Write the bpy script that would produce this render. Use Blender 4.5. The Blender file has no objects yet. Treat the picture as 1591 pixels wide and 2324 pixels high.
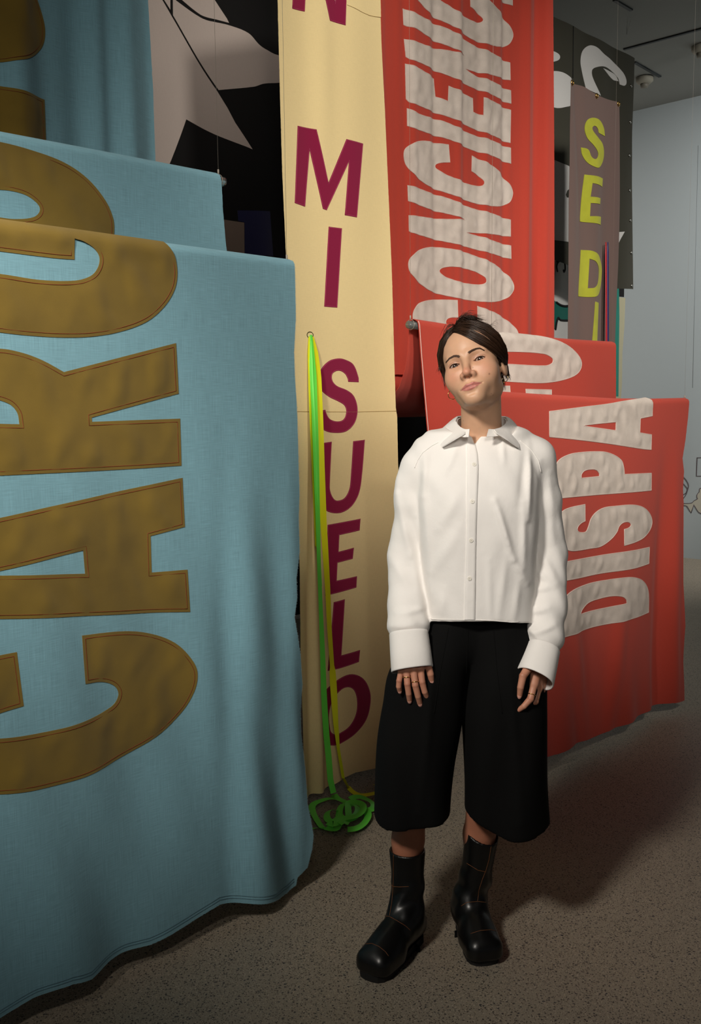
import bpy, bmesh, math, random
import numpy as np
from mathutils import Vector, Matrix
from mathutils.geometry import delaunay_2d_cdt
from mathutils.bvhtree import BVHTree

random.seed(7)
RNG = np.random.default_rng(7)
SC = bpy.context.scene
COL = SC.collection

# ------------------------------------------------------------------ camera
IMW, IMH = 1591.0, 2324.0
FPX = 2200.0                      # focal length in pixels of the 1591 x 2324 frame
PITCH, ROLL, CAMZ = math.radians(6.4), math.radians(0.6), 1.46
_f = np.array([0, math.cos(PITCH), -math.sin(PITCH)])
_u0 = np.array([0, math.sin(PITCH), math.cos(PITCH)])
_r0 = np.array([1.0, 0, 0])
_r = math.cos(ROLL) * _r0 - math.sin(ROLL) * _u0
_u = math.sin(ROLL) * _r0 + math.cos(ROLL) * _u0
CAM = np.array([0, 0, CAMZ])
cam_data = bpy.data.cameras.new('camera')
cam = bpy.data.objects.new('camera', cam_data)
COL.objects.link(cam)
M = Matrix.Identity(4)
for i in range(3):
    M[i][0], M[i][1], M[i][2], M[i][3] = _r[i], _u[i], -_f[i], CAM[i]
cam.matrix_world = M
cam_data.sensor_fit = 'VERTICAL'
cam_data.sensor_height = 36.0
cam_data.lens = 36.0 * FPX / IMH
cam_data.clip_start = 0.05
SC.camera = cam

# ------------------------------------------------------------------ world, lights, exposure
SC.view_settings.view_transform = 'Standard'
SC.view_settings.look = 'None'
SC.view_settings.gamma = 1.0
SC.view_settings.use_curve_mapping = False
SC.view_settings.exposure = 0.0
wd = bpy.data.worlds.new('world')
SC.world = wd
wd.use_nodes = True
wd.node_tree.nodes['Background'].inputs[0].default_value = (0.95, 0.97, 1.0, 1)
wd.node_tree.nodes['Background'].inputs[1].default_value = 0.055


def spot(name, loc, target, power, size_deg, blend, radius, col=(1, 1, 1)):
    L = bpy.data.lights.new(name, 'SPOT')
    L.energy, L.spot_size, L.spot_blend, L.shadow_soft_size = power, math.radians(size_deg), blend, radius
    L.color = col
    o = bpy.data.objects.new(name, L)
    COL.objects.link(o)
    o.location = loc
    o.rotation_euler = (Vector(target) - Vector(loc)).to_track_quat('-Z', 'Y').to_euler()
    return o


WARM = (1.0, 0.935, 0.84)
spot('left_spot', (-0.2, -0.6, 3.6), (-1.10, 2.05, 1.42), 430, 35, 1.0, 0.2, WARM)
spot('front_fill', (0.35, -1.3, 2.7), (0.35, 2.5, 1.45), 190, 27, 1.0, 0.45, WARM)  # added fill lamp, softens the shadows on the woman
spot('key_spot', (-1.35, 0.0, 3.2), (0.2, 2.5, 1.5), 410, 56, 1.0, 0.25, WARM)
spot('banner_spot', (1.5, 0.3, 3.9), (0.65, 3.8, 2.4), 540, 50, 1.0, 0.2, WARM)
spot('back_spot', (2.7, 3.0, 4.0), (1.7, 5.8, 2.6), 310, 60, 1.0, 0.2, (1, .97, .92))
spot('right_fill', (2.7, 1.1, 3.9), (1.35, 4.1, 1.75), 330, 42, 1.0, 0.2, WARM)  # added lamp, brightens the front fall of the red banner
spot('upper_left_fill', (-0.6, 0.4, 4.0), (-1.15, 2.6, 2.6), 75, 56, 1.0, 0.3, WARM)  # added lamp, lifts the dim rear fall of the blue banner
spot('rear_spot', (0.2, 3.2, 4.0), (-0.9, 4.6, 2.6), 60, 70, 1.0, 0.4, WARM)
spot('wall_spot', (3.9, 5.6, 3.9), (3.3, 8.9, 1.9), 640, 90, 1.0, 0.2, (1.0, 0.98, 0.94))

# ------------------------------------------------------------------ directions of the hall
TH = math.radians(44)
D1 = np.array([math.sin(TH), math.cos(TH), 0])      # along the banners
NN = np.array([-math.cos(TH), math.sin(TH), 0])     # across them, away from the camera


def ray(px, py):
    return _f + (px - IMW / 2) / FPX * _r - (py - IMH / 2) / FPX * _u


def on_plane(px, py, c, n=NN):
    d = ray(px, py)
    return CAM + d * (c - n @ CAM) / (n @ d)


def sz(px, py, c):
    p = on_plane(px, py, c)
    return (float(p @ D1), float(p[2]))


def pt(px, py, y):
    d = ray(px, py)
    return CAM + d * y / d[1]


def pz(px, py, z):
    d = ray(px, py)
    return CAM + d * (z - CAMZ) / d[2]


def W3(s, n, z):
    return D1 * s + NN * n + np.array([0, 0, z])


# ------------------------------------------------------------------ helpers: objects
def tag(o, label=None, cat=None, group=None, kind=None):
    if label: o['label'] = label
    if cat: o['category'] = cat
    if group: o['group'] = group
    if kind: o['kind'] = kind
    return o


def empty(name, loc):
    o = bpy.data.objects.new(name, None)
    COL.objects.link(o)
    o.location = loc
    o.empty_display_size = 0.05
    return o


bpy.context.view_layer.update()


def mesh_obj(name, verts, faces, mat=None, parent=None, smooth=True, uv=None, col=None):
    me = bpy.data.meshes.new(name)
    verts = np.asarray(verts, dtype=np.float64)
    off = np.array(parent_loc(parent)) if parent is not None else np.zeros(3)
    if isinstance(faces, np.ndarray) and len(faces):
        k = faces.shape[1]
        n = len(faces)
        me.vertices.add(len(verts))
        me.vertices.foreach_set('co', (verts - off).astype(np.float32).ravel())
        me.loops.add(n * k)
        me.loops.foreach_set('vertex_index', faces.astype(np.int32).ravel())
        me.polygons.add(n)
        me.polygons.foreach_set('loop_start', np.arange(0, n * k, k, dtype=np.int32))
        me.update(calc_edges=True)
        me.validate()
    else:
        me.from_pydata([tuple(v) for v in (verts - off)], [], [tuple(int(i) for i in f) for f in faces])
        me.update()
    if smooth:
        me.polygons.foreach_set('use_smooth', np.ones(len(me.polygons), dtype=bool))
    if uv is not None:
        lay = me.uv_layers.new(name='UVMap')
        li = np.zeros(len(me.loops), dtype=np.int32)
        me.loops.foreach_get('vertex_index', li)
        lay.data.foreach_set('uv', np.asarray(uv, dtype=np.float32)[li].ravel())
    if col is not None:
        a = me.color_attributes.new('Col', 'FLOAT_COLOR', 'POINT')
        c4 = np.ones((len(verts), 4), dtype=np.float32)
        c4[:, :3] = col
        a.data.foreach_set('color', c4.ravel())
    if mat: me.materials.append(mat)
    o = bpy.data.objects.new(name, me)
    COL.objects.link(o)
    if parent is not None:
        o.parent = parent
    return o


def sharp_rim(me):
    cnt = {}
    for p in me.polygons:
        for k in p.edge_keys: cnt[k] = cnt.get(k, 0) + 1
    a = me.attributes.new('sharp_edge', 'BOOLEAN', 'EDGE') if 'sharp_edge' not in me.attributes else me.attributes['sharp_edge']
    for e in me.edges: a.data[e.index].value = cnt.get(e.key, 0) < 2


def parent_loc(p):
    x = np.zeros(3)
    while p is not None:
        x = x + np.array(p.location)
        p = p.parent
    return x


class MB:
    """collects shapes into one mesh"""
    def __init__(s):
        s.v, s.f = [], []

    def add(s, v, f):
        k = len(s.v)
        s.v += [tuple(p) for p in v]
        s.f += [tuple(i + k for i in q) for q in f]

    def box(s, c, ax, h):
        c = np.array(c, float)
        ax = [np.array(a, float) * k for a, k in zip(ax, h)]
        v = [c + i * ax[0] + j * ax[1] + k * ax[2] for i in (-1, 1) for j in (-1, 1) for k in (-1, 1)]
        s.add(v, [(0, 1, 3, 2), (4, 6, 7, 5), (0, 4, 5, 1), (2, 3, 7, 6), (0, 2, 6, 4), (1, 5, 7, 3)])

    def tube(s, pts, rad, sides=6, closed=False):
        pts = [np.asarray(p, float) for p in pts]
        n = len(pts)
        if n < 2: return
        rads = rad if hasattr(rad, '__len__') else [rad] * n
        up = None
        v, f = [], []
        for i in range(n):
            a = pts[(i - 1) % n] if (closed or i > 0) else pts[i]
            b = pts[(i + 1) % n] if (closed or i < n - 1) else pts[i]
            t = b - a
            t = t / (np.linalg.norm(t) + 1e-12)
            if up is None:
                up = np.array([0, 0, 1.0]) if abs(t[2]) < 0.9 else np.array([1.0, 0, 0])
            x = np.cross(up, t)
            nx = np.linalg.norm(x)
            x = x / nx if nx > 1e-6 else np.array([1.0, 0, 0])
            y = np.cross(t, x)
            up = y
            for k in range(sides):
                q = 2 * math.pi * k / sides
                v.append(pts[i] + rads[i] * (math.cos(q) * x + math.sin(q) * y))
        m = n if closed else n - 1
        for i in range(m):
            for k in range(sides):
                a, b = i * sides + k, i * sides + (k + 1) % sides
                c, d = ((i + 1) % n) * sides + (k + 1) % sides, ((i + 1) % n) * sides + k
                f.append((a, b, c, d))
        if not closed:
            f.append(tuple(reversed(range(sides))))
            f.append(tuple((n - 1) * sides + k for k in range(sides)))
        s.add(v, f)

    def ribbon(s, pts, sides, half):
        """flat band along pts, its half-width vectors in sides"""
        v, f = [], []
        for i, (p, w) in enumerate(zip(pts, sides)):
            h = half[i] if hasattr(half, '__len__') else half
            v += [np.asarray(p) - np.asarray(w) * h, np.asarray(p) + np.asarray(w) * h]
        for i in range(len(pts) - 1):
            f.append((2 * i, 2 * i + 1, 2 * i + 3, 2 * i + 2))
        s.add(v, f)

    def build(s, name, mat=None, parent=None, smooth=True):
        return mesh_obj(name, s.v, s.f, mat, parent, smooth)


# ------------------------------------------------------------------ helpers: materials
def s2l(c):
    return tuple(((x / 255.0) / 12.92 if x / 255.0 <= 0.04045 else ((x / 255.0 + 0.055) / 1.055) ** 2.4) for x in c)


def new_mat(name):
    m = bpy.data.materials.new(name)
    m.use_nodes = True
    nt = m.node_tree
    return m, nt, nt.nodes['Principled BSDF']


def plain(name, rgb, rough=0.6, metal=0.0, spec=0.5, bump=None, coat=0.0):
    m, nt, b = new_mat(name)
    b.inputs['Base Color'].default_value = (*s2l(rgb), 1)
    b.inputs['Roughness'].default_value = rough
    b.inputs['Metallic'].default_value = metal
    b.inputs['Specular IOR Level'].default_value = spec
    b.inputs['Coat Weight'].default_value = coat
    if bump:
        no = nt.nodes.new('ShaderNodeTexNoise'); no.inputs['Scale'].default_value = bump[0]; no.inputs['Detail'].default_value = 4
        co = nt.nodes.new('ShaderNodeTexCoord')
        bu = nt.nodes.new('ShaderNodeBump'); bu.inputs['Strength'].default_value = bump[1]; bu.inputs['Distance'].default_value = bump[2]
        nt.links.new(co.outputs['Object'], no.inputs['Vector'])
        nt.links.new(no.outputs['Fac'], bu.inputs['Height'])
        nt.links.new(bu.outputs['Normal'], b.inputs['Normal'])
    return m


def fabric(name, rgb, var=0.12, su=(60, 900), sv=(900, 40), bump=0.25, rough=0.85, sheen=0.1, mottled=0.0, mrgb=None, mscale=6, dist=0.0007):
    """woven cloth on a UV map in metres: threads along both directions as colour and relief"""
    m, nt, b = new_mat(name)
    L = nt.links.new
    uv = nt.nodes.new('ShaderNodeUVMap')
    facs = []
    for sc in (su, sv):
        mp = nt.nodes.new('ShaderNodeMapping'); mp.inputs['Scale'].default_value = (sc[0], sc[1], 1)
        no = nt.nodes.new('ShaderNodeTexNoise'); no.inputs['Scale'].default_value = 1.0; no.inputs['Detail'].default_value = 3
        L(uv.outputs['UV'], mp.inputs['Vector']); L(mp.outputs['Vector'], no.inputs['Vector'])
        facs.append(no)
    ad = nt.nodes.new('ShaderNodeMath'); ad.operation = 'ADD'
    L(facs[0].outputs['Fac'], ad.inputs[0]); L(facs[1].outputs['Fac'], ad.inputs[1])
    mr = nt.nodes.new('ShaderNodeMapRange')
    mr.inputs['From Min'].default_value = 0.6; mr.inputs['From Max'].default_value = 1.4
    mr.inputs['To Min'].default_value = 1 - var; mr.inputs['To Max'].default_value = 1 + var
    L(ad.outputs[0], mr.inputs['Value'])
    base = nt.nodes.new('ShaderNodeMix'); base.data_type = 'RGBA'
    base.inputs['A'].default_value = (*s2l(rgb), 1)
    base.inputs['B'].default_value = (*s2l(mrgb or rgb), 1)
    n2 = nt.nodes.new('ShaderNodeTexNoise'); n2.inputs['Scale'].default_value = mscale; n2.inputs['Detail'].default_value = 6
    L(uv.outputs['UV'], n2.inputs['Vector'])
    m2 = nt.nodes.new('ShaderNodeMapRange')
    m2.inputs['From Min'].default_value = 0.35; m2.inputs['From Max'].default_value = 0.65
    m2.inputs['To Max'].default_value = mottled
    L(n2.outputs['Fac'], m2.inputs['Value']); L(m2.outputs[0], base.inputs['Factor'])
    vm = nt.nodes.new('ShaderNodeVectorMath'); vm.operation = 'SCALE'
    L(base.outputs['Result'], vm.inputs[0]); L(mr.outputs[0], vm.inputs['Scale'])
    L(vm.outputs[0], b.inputs['Base Color'])
    bu = nt.nodes.new('ShaderNodeBump'); bu.inputs['Strength'].default_value = bump; bu.inputs['Distance'].default_value = dist
    L(ad.outputs[0], bu.inputs['Height']); L(bu.outputs['Normal'], b.inputs['Normal'])
    b.inputs['Roughness'].default_value = rough
    b.inputs['Specular IOR Level'].default_value = 0.2
    b.inputs['Sheen Weight'].default_value = sheen
    b.inputs['Sheen Roughness'].default_value = 0.6
    return m


MAT = {
    'blue': fabric('blue_linen', (122, 166, 180), 0.22, (22, 620), (700, 14), 0.35),
    'olive_felt': fabric('olive_felt', (124, 100, 32), 0.10, (700, 700), (900, 900), 0.25, mottled=0.6, mrgb=(100, 80, 24), mscale=6, sheen=0.15, dist=.0003),
    'cream': fabric('cream_linen', (230, 207, 152), 0.07, (35, 1000), (1200, 50), 0.25),
    'burgundy': fabric('burgundy_cloth', (132, 6, 56), 0.06, (600, 600), (900, 900), 0.1, dist=.0003),
    'red': fabric('red_cotton', (178, 60, 44), 0.07, (60, 800), (900, 60), 0.2),
    'grey_felt': fabric('grey_felt', (206, 194, 184), 0.10, (350, 350), (600, 600), 0.2, mottled=0.7, mrgb=(182, 170, 160), mscale=14, dist=.0003),
    'brown': fabric('brown_cotton', (100, 81, 75), 0.05, (60, 800), (900, 60), 0.15),
    'lime': fabric('lime_cloth', (166, 167, 46), 0.06, (500, 500), (700, 700), 0.15, mottled=0.5, mrgb=(146, 148, 34), mscale=14),
    'black_cloth': fabric('black_cloth', (12, 11, 11), 0.05, bump=0.1, sheen=0.0),
    'pale_cloth': fabric('pale_cloth', (166, 154, 147), 0.05, bump=0.1),
    'olive_cloth': fabric('dark_olive_cloth', (62, 60, 48), 0.05, bump=0.1),
    'white_cloth': fabric('white_cloth', (222, 219, 214), 0.04, bump=0.1),
    'teal': fabric('teal_cloth', (8, 106, 92), 0.05, bump=0.1),
    'khaki': fabric('khaki_cloth', (136, 132, 108), 0.05, bump=0.1),
    'navy': fabric('navy_cloth', (14, 16, 58), 0.05, bump=0.1),
    'taupe': fabric('taupe_cloth', (110, 96, 86), 0.05, bump=0.1),
    'seam_thread': plain('dark_cream_thread', (178, 150, 96), 0.85),  # darker cream thread for the sewn seams
    'hem_thread': plain('dark_blue_thread', (70, 100, 112), 0.85),  # dark blue thread of the hem
    'green_ribbon': plain('green_ribbon', (104, 226, 74), 0.5),
    'yellow_ribbon': plain('yellow_ribbon', (226, 226, 26), 0.5),
    'red_ribbon': plain('red_ribbon', (170, 14, 30), 0.5),
    'blue_ribbon': plain('blue_ribbon', (40, 36, 96), 0.5),
    'rust_thread': plain('rust_thread', (120, 48, 18), 0.8),
    'pink_thread': plain('pink_thread', (200, 90, 130), 0.8),
    'grey_thread': plain('grey_thread', (150, 132, 122), 0.8),
    'edge_thread': plain('pale_thread', (222, 196, 186), 0.8),
    'steel': plain('steel', (170, 168, 160), 0.3, 1.0),
    'wire': plain('wire', (150, 142, 130), 0.5),
    'brass': plain('brass', (212, 170, 96), 0.25, 1.0),
    'gold': plain('gold', (222, 184, 110), 0.18, 1.0),
    'black_line': plain('black_line', (14, 13, 13), 0.8),
}
_m, _nt, _b = new_mat('acrylic')
_b.inputs['Base Color'].default_value = (0.9, 0.95, 0.92, 1)
_b.inputs['Transmission Weight'].default_value = 0.9
_b.inputs['Roughness'].default_value = 0.08
MAT['acrylic'] = _m


def concrete():
    m, nt, b = new_mat('polished_concrete')
    L = nt.links.new
    co = nt.nodes.new('ShaderNodeTexCoord')
    big = nt.nodes.new('ShaderNodeTexNoise'); big.inputs['Scale'].default_value = 1.1; big.inputs['Detail'].default_value = 5
    fine = nt.nodes.new('ShaderNodeTexNoise'); fine.inputs['Scale'].default_value = 230; fine.inputs['Detail'].default_value = 3
    for n in (big, fine): L(co.outputs['Object'], n.inputs['Vector'])
    base = nt.nodes.new('ShaderNodeMix'); base.data_type = 'RGBA'
    base.inputs['A'].default_value = (*s2l((150, 140, 124)), 1); base.inputs['B'].default_value = (*s2l((130, 121, 107)), 1)
    L(big.outputs['Fac'], base.inputs['Factor'])
    last = base.outputs['Result']
    mixf = nt.nodes.new('ShaderNodeMix'); mixf.data_type = 'RGBA'
    mixf.inputs['B'].default_value = (*s2l((88, 80, 70)), 1)
    r = nt.nodes.new('ShaderNodeMapRange'); r.inputs['From Min'].default_value = 0.5; r.inputs['From Max'].default_value = 0.72; r.inputs['To Max'].default_value = 0.55
    L(fine.outputs['Fac'], r.inputs['Value']); L(r.outputs[0], mixf.inputs['Factor']); L(last, mixf.inputs['A'])
    last = mixf.outputs['Result']
    # aggregate: dark and pale chips of several sizes
    for scale, size, col, keep in ((105, 0.32, (66, 63, 60), 0.45), (190, 0.36, (76, 68, 60), 0.4), (150, 0.28, (168, 153, 132), 0.72), (260, 0.33, (186, 174, 156), 0.80), (62, 0.22, (52, 53, 56), 0.70)):
        v = nt.nodes.new('ShaderNodeTexVoronoi'); v.inputs['Scale'].default_value = scale
        mp = nt.nodes.new('ShaderNodeMapping'); mp.inputs['Location'].default_value = (scale * 0.37, scale * 0.11, 0); mp.inputs['Rotation'].default_value = (0, 0, scale)
        nz = nt.nodes.new('ShaderNodeTexNoise'); nz.inputs['Scale'].default_value = scale * 1.7
        L(co.outputs['Object'], nz.inputs['Vector'])
        vs = nt.nodes.new('ShaderNodeVectorMath'); vs.operation = 'SCALE'; vs.inputs['Scale'].default_value = 0.6 / scale
        L(nz.outputs['Color'], vs.inputs[0])
        va = nt.nodes.new('ShaderNodeVectorMath'); L(co.outputs['Object'], va.inputs[0]); L(vs.outputs[0], va.inputs[1])
        L(va.outputs[0], mp.inputs['Vector']); L(mp.outputs[0], v.inputs['Vector'])
        lt = nt.nodes.new('ShaderNodeMapRange'); lt.inputs['From Min'].default_value = size; lt.inputs['From Max'].default_value = size - 0.08
        L(v.outputs['Distance'], lt.inputs['Value'])
        sep = nt.nodes.new('ShaderNodeSeparateColor'); L(v.outputs['Color'], sep.inputs[0])
        gt = nt.nodes.new('ShaderNodeMath'); gt.operation = 'GREATER_THAN'; gt.inputs[1].default_value = keep; L(sep.outputs[0], gt.inputs[0])
        mu = nt.nodes.new('ShaderNodeMath'); mu.operation = 'MULTIPLY'; L(lt.outputs[0], mu.inputs[0]); L(gt.outputs[0], mu.inputs[1])
        mx = nt.nodes.new('ShaderNodeMix'); mx.data_type = 'RGBA'; mx.inputs['B'].default_value = (*s2l(col), 1)
        L(mu.outputs[0], mx.inputs['Factor']); L(last, mx.inputs['A'])
        last = mx.outputs['Result']
    L(last, b.inputs['Base Color'])
    b.inputs['Roughness'].default_value = 0.55
    b.inputs['Specular IOR Level'].default_value = 0.3
    return m


# ------------------------------------------------------------------ the room
MAT['floor'] = concrete()
MAT['wall_blue'] = plain('blue_grey_paint', (158, 166, 168), 0.9, bump=(60, 0.1, 0.001))
MAT['wall_white'] = plain('white_paint', (196, 190, 184), 0.9)
MAT['ceiling'] = plain('ceiling_paint', (140, 142, 138), 0.95)
MAT['slot'] = plain('dark_slot', (40, 46, 48), 0.6)
BW, LW, CH = 8.56, 4.78, 4.12        # back wall along D1, left wall along NN, ceiling height


def struct(name, mb, mat, smooth=False):
    return tag(mb.build(name, mat, None, smooth), kind='structure')


m = MB(); m.box((1.0, 4.0, -0.05), ((1, 0, 0), (0, 1, 0), (0, 0, 1)), (11, 11, 0.05)); struct('floor', m, MAT['floor'])
m = MB(); m.box((1.0, 4.0, CH + 0.05), ((1, 0, 0), (0, 1, 0), (0, 0, 1)), (11, 11, 0.05)); ceiling = struct('ceiling', m, MAT['ceiling'])
m = MB(); m.box(W3(BW + 0.05, LW - 4.9, CH / 2), (D1, NN, (0, 0, 1)), (0.05, 5.0, CH / 2)); wall_back = struct('wall_back', m, MAT['wall_blue'])
m = MB(); m.box(W3(2.3, LW + 0.05, CH / 2), (D1, NN, (0, 0, 1)), (6.3, 0.05, CH / 2)); struct('wall_left', m, MAT['wall_white'])

# ------------------------------------------------------------------ outlines: corner "x,y", smooth point "x,y~"
FR = {'A': (660, 740, 4.65), 'B': (660, 1220, 4.65), 'C': (880, 0, 4.972), 'D': (880, 400, 4.972), 'E': (1220, 890, 5.682),
      'G': (1220, 1140, 5.682), 'H': (0, 480, 3.3146), 'I': (0, 1060, 3.058), 'J': (620, 0, 2.4106), 'K': (1200, 0, 4.069),
      'L': (1200, 400, 4.069), 'M': (330, 0, 3.7486), 'Q': (0, 0, 3.0596), 'R': (860, 680, 2.1765), 'T': (640, 1650, 6.12), 'V': (1500, 980, 7.264)}


def outline(fr, text, closed=True, seg=5):
    ox, oy, sc = FR[fr]
    P, S = [], []
    for w in text.split():
        sm = w.endswith('~')
        x, y = w.rstrip('~').split(',')
        P.append((ox + float(x) / sc, oy + float(y) / sc)); S.append(sm)
    P = np.array(P)
    n = len(P)
    out = []
    for i in range(n if closed else n - 1):
        j = (i + 1) % n
        out.append(P[i])
        if not (S[i] or S[j]): continue
        chord = P[j] - P[i]
        t0 = t1 = chord
        if S[i] and (closed or i > 0):
            d = P[j] - P[i - 1]; t0 = d / (np.linalg.norm(d) + 1e-9) * np.linalg.norm(chord)
        if S[j] and (closed or j < n - 1):
            d = P[(j + 1) % n] - P[i]; t1 = d / (np.linalg.norm(d) + 1e-9) * np.linalg.norm(chord)
        for k in range(1, seg):
            u = k / seg
            h = (2*u**3 - 3*u**2 + 1, u**3 - 2*u**2 + u, -2*u**3 + 3*u**2, u**3 - u**2)
            out.append(h[0]*P[i] + h[1]*t0 + h[2]*P[j] + h[3]*t1)
    if not closed: out.append(P[-1])
    return np.array(out)


def to_sz(pts, c):
    return np.array([sz(x, y, c) for x, y in pts])


def resample(P, step, closed=True):
    out = []
    n = len(P)
    for i in range(n if closed else n - 1):
        a, b = P[i], P[(i + 1) % n]
        k = max(1, int(math.ceil(np.linalg.norm(b - a) / step)))
        for q in range(k): out.append(a + (b - a) * q / k)
    if not closed: out.append(P[-1])
    return np.array(out)


def inside(P, q):
    """even-odd test of points q against loop P"""
    x, y = q[:, 0][:, None], q[:, 1][:, None]
    x0, y0 = P[:, 0][None], P[:, 1][None]
    x1, y1 = np.roll(P[:, 0], -1)[None], np.roll(P[:, 1], -1)[None]
    c = ((y0 > y) != (y1 > y)) & (x < (x1 - x0) * (y - y0) / (y1 - y0 + 1e-12) + x0)
    return c.sum(1) % 2 == 1


def tri_region(loops, step):
    """triangulates the region between loops with inner points on a grid"""
    V, E = [], []
    for P in loops:
        k = len(V); n = len(P)
        V += [tuple(p) for p in P]
        E += [(k + i, k + (i + 1) % n) for i in range(n)]
    lo, hi = loops[0].min(0), loops[0].max(0)
    gx, gy = np.meshgrid(np.arange(lo[0] + step / 2, hi[0], step), np.arange(lo[1] + step / 2, hi[1], step * 0.866))
    gx = gx + (np.arange(gx.shape[0]) % 2)[:, None] * step / 2
    q = np.stack([gx.ravel(), gy.ravel()], 1)
    ok = inside(loops[0], q)
    for P in loops[1:]: ok &= ~inside(P, q)
    q = q[ok]
    B = np.concatenate(loops)
    if len(q):
        keep = np.ones(len(q), bool)
        for i in range(0, len(q), 4000):
            d = ((q[i:i+4000, None, :] - B[None]) ** 2).sum(2).min(1)
            keep[i:i+4000] = d > (0.4 * step) ** 2
        q = q[keep]
    V += [tuple(p) for p in q]
    r = delaunay_2d_cdt([Vector(p) for p in V], E, [], 4, 1e-6)
    ov = np.array([(p.x, p.y) for p in r[0]])
    tri = [list(f) for f in r[2] if len(f) >= 3]
    cen = np.array([ov[f].mean(0) for f in tri])
    ok = inside(loops[0], cen)
    for P in loops[1:]: ok &= ~inside(P, cen)
    F = []
    for f, good in zip(tri, ok):
        if not good: continue
        a, b, c = ov[f[0]], ov[f[1]], ov[f[2]]
        if (b[0]-a[0])*(c[1]-a[1]) - (b[1]-a[1])*(c[0]-a[0]) < 0: f.reverse()
        F.append(tuple(f))
    return ov, F


class Sheet:
    """a hanging fall of cloth in the plane NN.p = c; disp(s,z) is its relief; it rolls over a rail at ztop(s)"""
    def __init__(self, c, disp=None, ztop=None, rr=0.022):
        self.c, self.disp, self.ztop, self.rr = c, disp, ztop, rr

    def n_at(self, q):
        s, z = q[:, 0], q[:, 1]
        n = np.full(len(q), self.c)
        if self.disp is not None: n = n + self.disp(s, z)
        if self.ztop is not None:
            r = self.rr
            t = np.clip(z - (self.ztop(s) - r), 0, r)
            n = n + r - np.sqrt(np.maximum(r * r - t * t, 0))
        return n

    def xyz(self, q, off=0.0):
        q = np.asarray(q, dtype=float).copy()
        if self.ztop is not None:
            t = np.clip(q[:, 1] - (self.ztop(q[:, 0]) - self.rr), 0, self.rr) / self.rr
            n = self.n_at(q) - off * np.sqrt(1 - t * t)
            q[:, 1] = q[:, 1] + off * t
        else:
            n = self.n_at(q) - off
        return q[:, :1] * D1[None] + n[:, None] * NN[None] + q[:, 1:2] * np.array([[0, 0, 1.0]])


def inset(P, d, hole=False):
    n = len(P)
    a = 0.5 * np.sum(P[:, 0] * np.roll(P[:, 1], -1) - np.roll(P[:, 0], -1) * P[:, 1])
    sg = 1 if (a > 0) else -1
    if hole: sg = -sg
    out = []
    for i in range(n):
        e0 = P[i] - P[i - 1]; e1 = P[(i + 1) % n] - P[i]
        e0 = e0 / (np.linalg.norm(e0) + 1e-12); e1 = e1 / (np.linalg.norm(e1) + 1e-12)
        n0 = np.array([-e0[1], e0[0]]) * sg; n1 = np.array([-e1[1], e1[0]]) * sg
        b = n0 + n1
        l = np.linalg.norm(b)
        if l < 0.2: out.append(P[i] + n0 * d); continue
        b /= l
        out.append(P[i] + b * d / max(0.45, b @ n0))
    return np.array(out)


def applique(name, sheet, loops, mat, parent, thick=0.0025, stitch=None, step=0.02, sd=0.006, sr=0.0008, pucker=0.0, lift=0.0004):
    """a cloth letter or patch sewn on a sheet: front, edges, and a sewn line a little inside its edge"""
    L2 = [resample(to_sz(P, sheet.c), step * 0.8) for P in loops]
    ov, F = tri_region(L2, step)
    if pucker > 0:
        B = np.concatenate(L2)
        dm = np.concatenate([np.sqrt(((ov[i:i+3000, None] - B[None]) ** 2).sum(2)).min(1) for i in range(0, len(ov), 3000)])
        w = np.clip((dm - 0.008) / 0.02, 0, 1)
        f_ = 0
        for k_ in range(7):
            a_ = RNG.uniform(-0.7, 0.9); wl = RNG.uniform(0.05, 0.16)
            f_ = f_ + np.sin(6.283 / wl * (math.cos(a_) * ov[:, 0] + math.sin(a_) * ov[:, 1]) + RNG.uniform(0, 6.28) + 1.2 * np.sin(14 * ov[:, 1] + k_))
        pk = pucker * w * ss(f_, -1.0, 4.0)
    else:
        pk = 0.0
    up = 0.0025 * ss(ov[:, 1] - sheet.ztop(ov[:, 0]), -0.06, -0.02) if sheet.ztop is not None else 0.0
    front = sheet.xyz(ov, np.full(len(ov), thick) + pk + up)
    back = sheet.xyz(ov, np.full(len(ov), lift))
    cnt = {}
    for f in F:
        for i in range(len(f)):
            a, b = f[i], f[(i + 1) % len(f)]
            cnt[(a, b)] = 1
    be = [(a, b) for (a, b) in cnt if (b, a) not in cnt]
    bv = sorted({i for e in be for i in e})
    nb = len(bv)
    mf = {v: len(ov) + i for i, v in enumerate(bv)}
    mp = {v: len(ov) + nb + i for i, v in enumerate(bv)}
    verts = np.concatenate([front, front[bv], back[bv]])
    faces = list(F) + [(mf[b], mf[a], mp[a], mp[b]) for a, b in be]
    uv = np.concatenate([ov, ov[bv], ov[bv]])
    o = mesh_obj(name, verts, faces, mat, parent, True, uv)
    lab = {'olive_felt': 'olive felt letter', 'grey_felt': 'pale grey felt letter', 'burgundy_cloth': 'burgundy cloth letter', 'lime_cloth': 'lime green letter', 'white_cloth': 'white cut-out patch', 'pale_cloth': 'pale grey patch'}.get(mat.name)
    if lab: o['label'] = lab
    if stitch is not None:
        mb = MB()
        for i, P in enumerate(L2):
            Q = inset(P, sd, i > 0)
            o_ = np.full(len(Q), thick + 0.0002)
            if sheet.ztop is not None: o_[Q[:, 1] > sheet.ztop(Q[:, 0]) - 0.016] = -0.004
            mb.tube(list(sheet.xyz(Q, o_)), sr, 4, True)
        mb.build('stitching', stitch, o)
    return o


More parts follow.
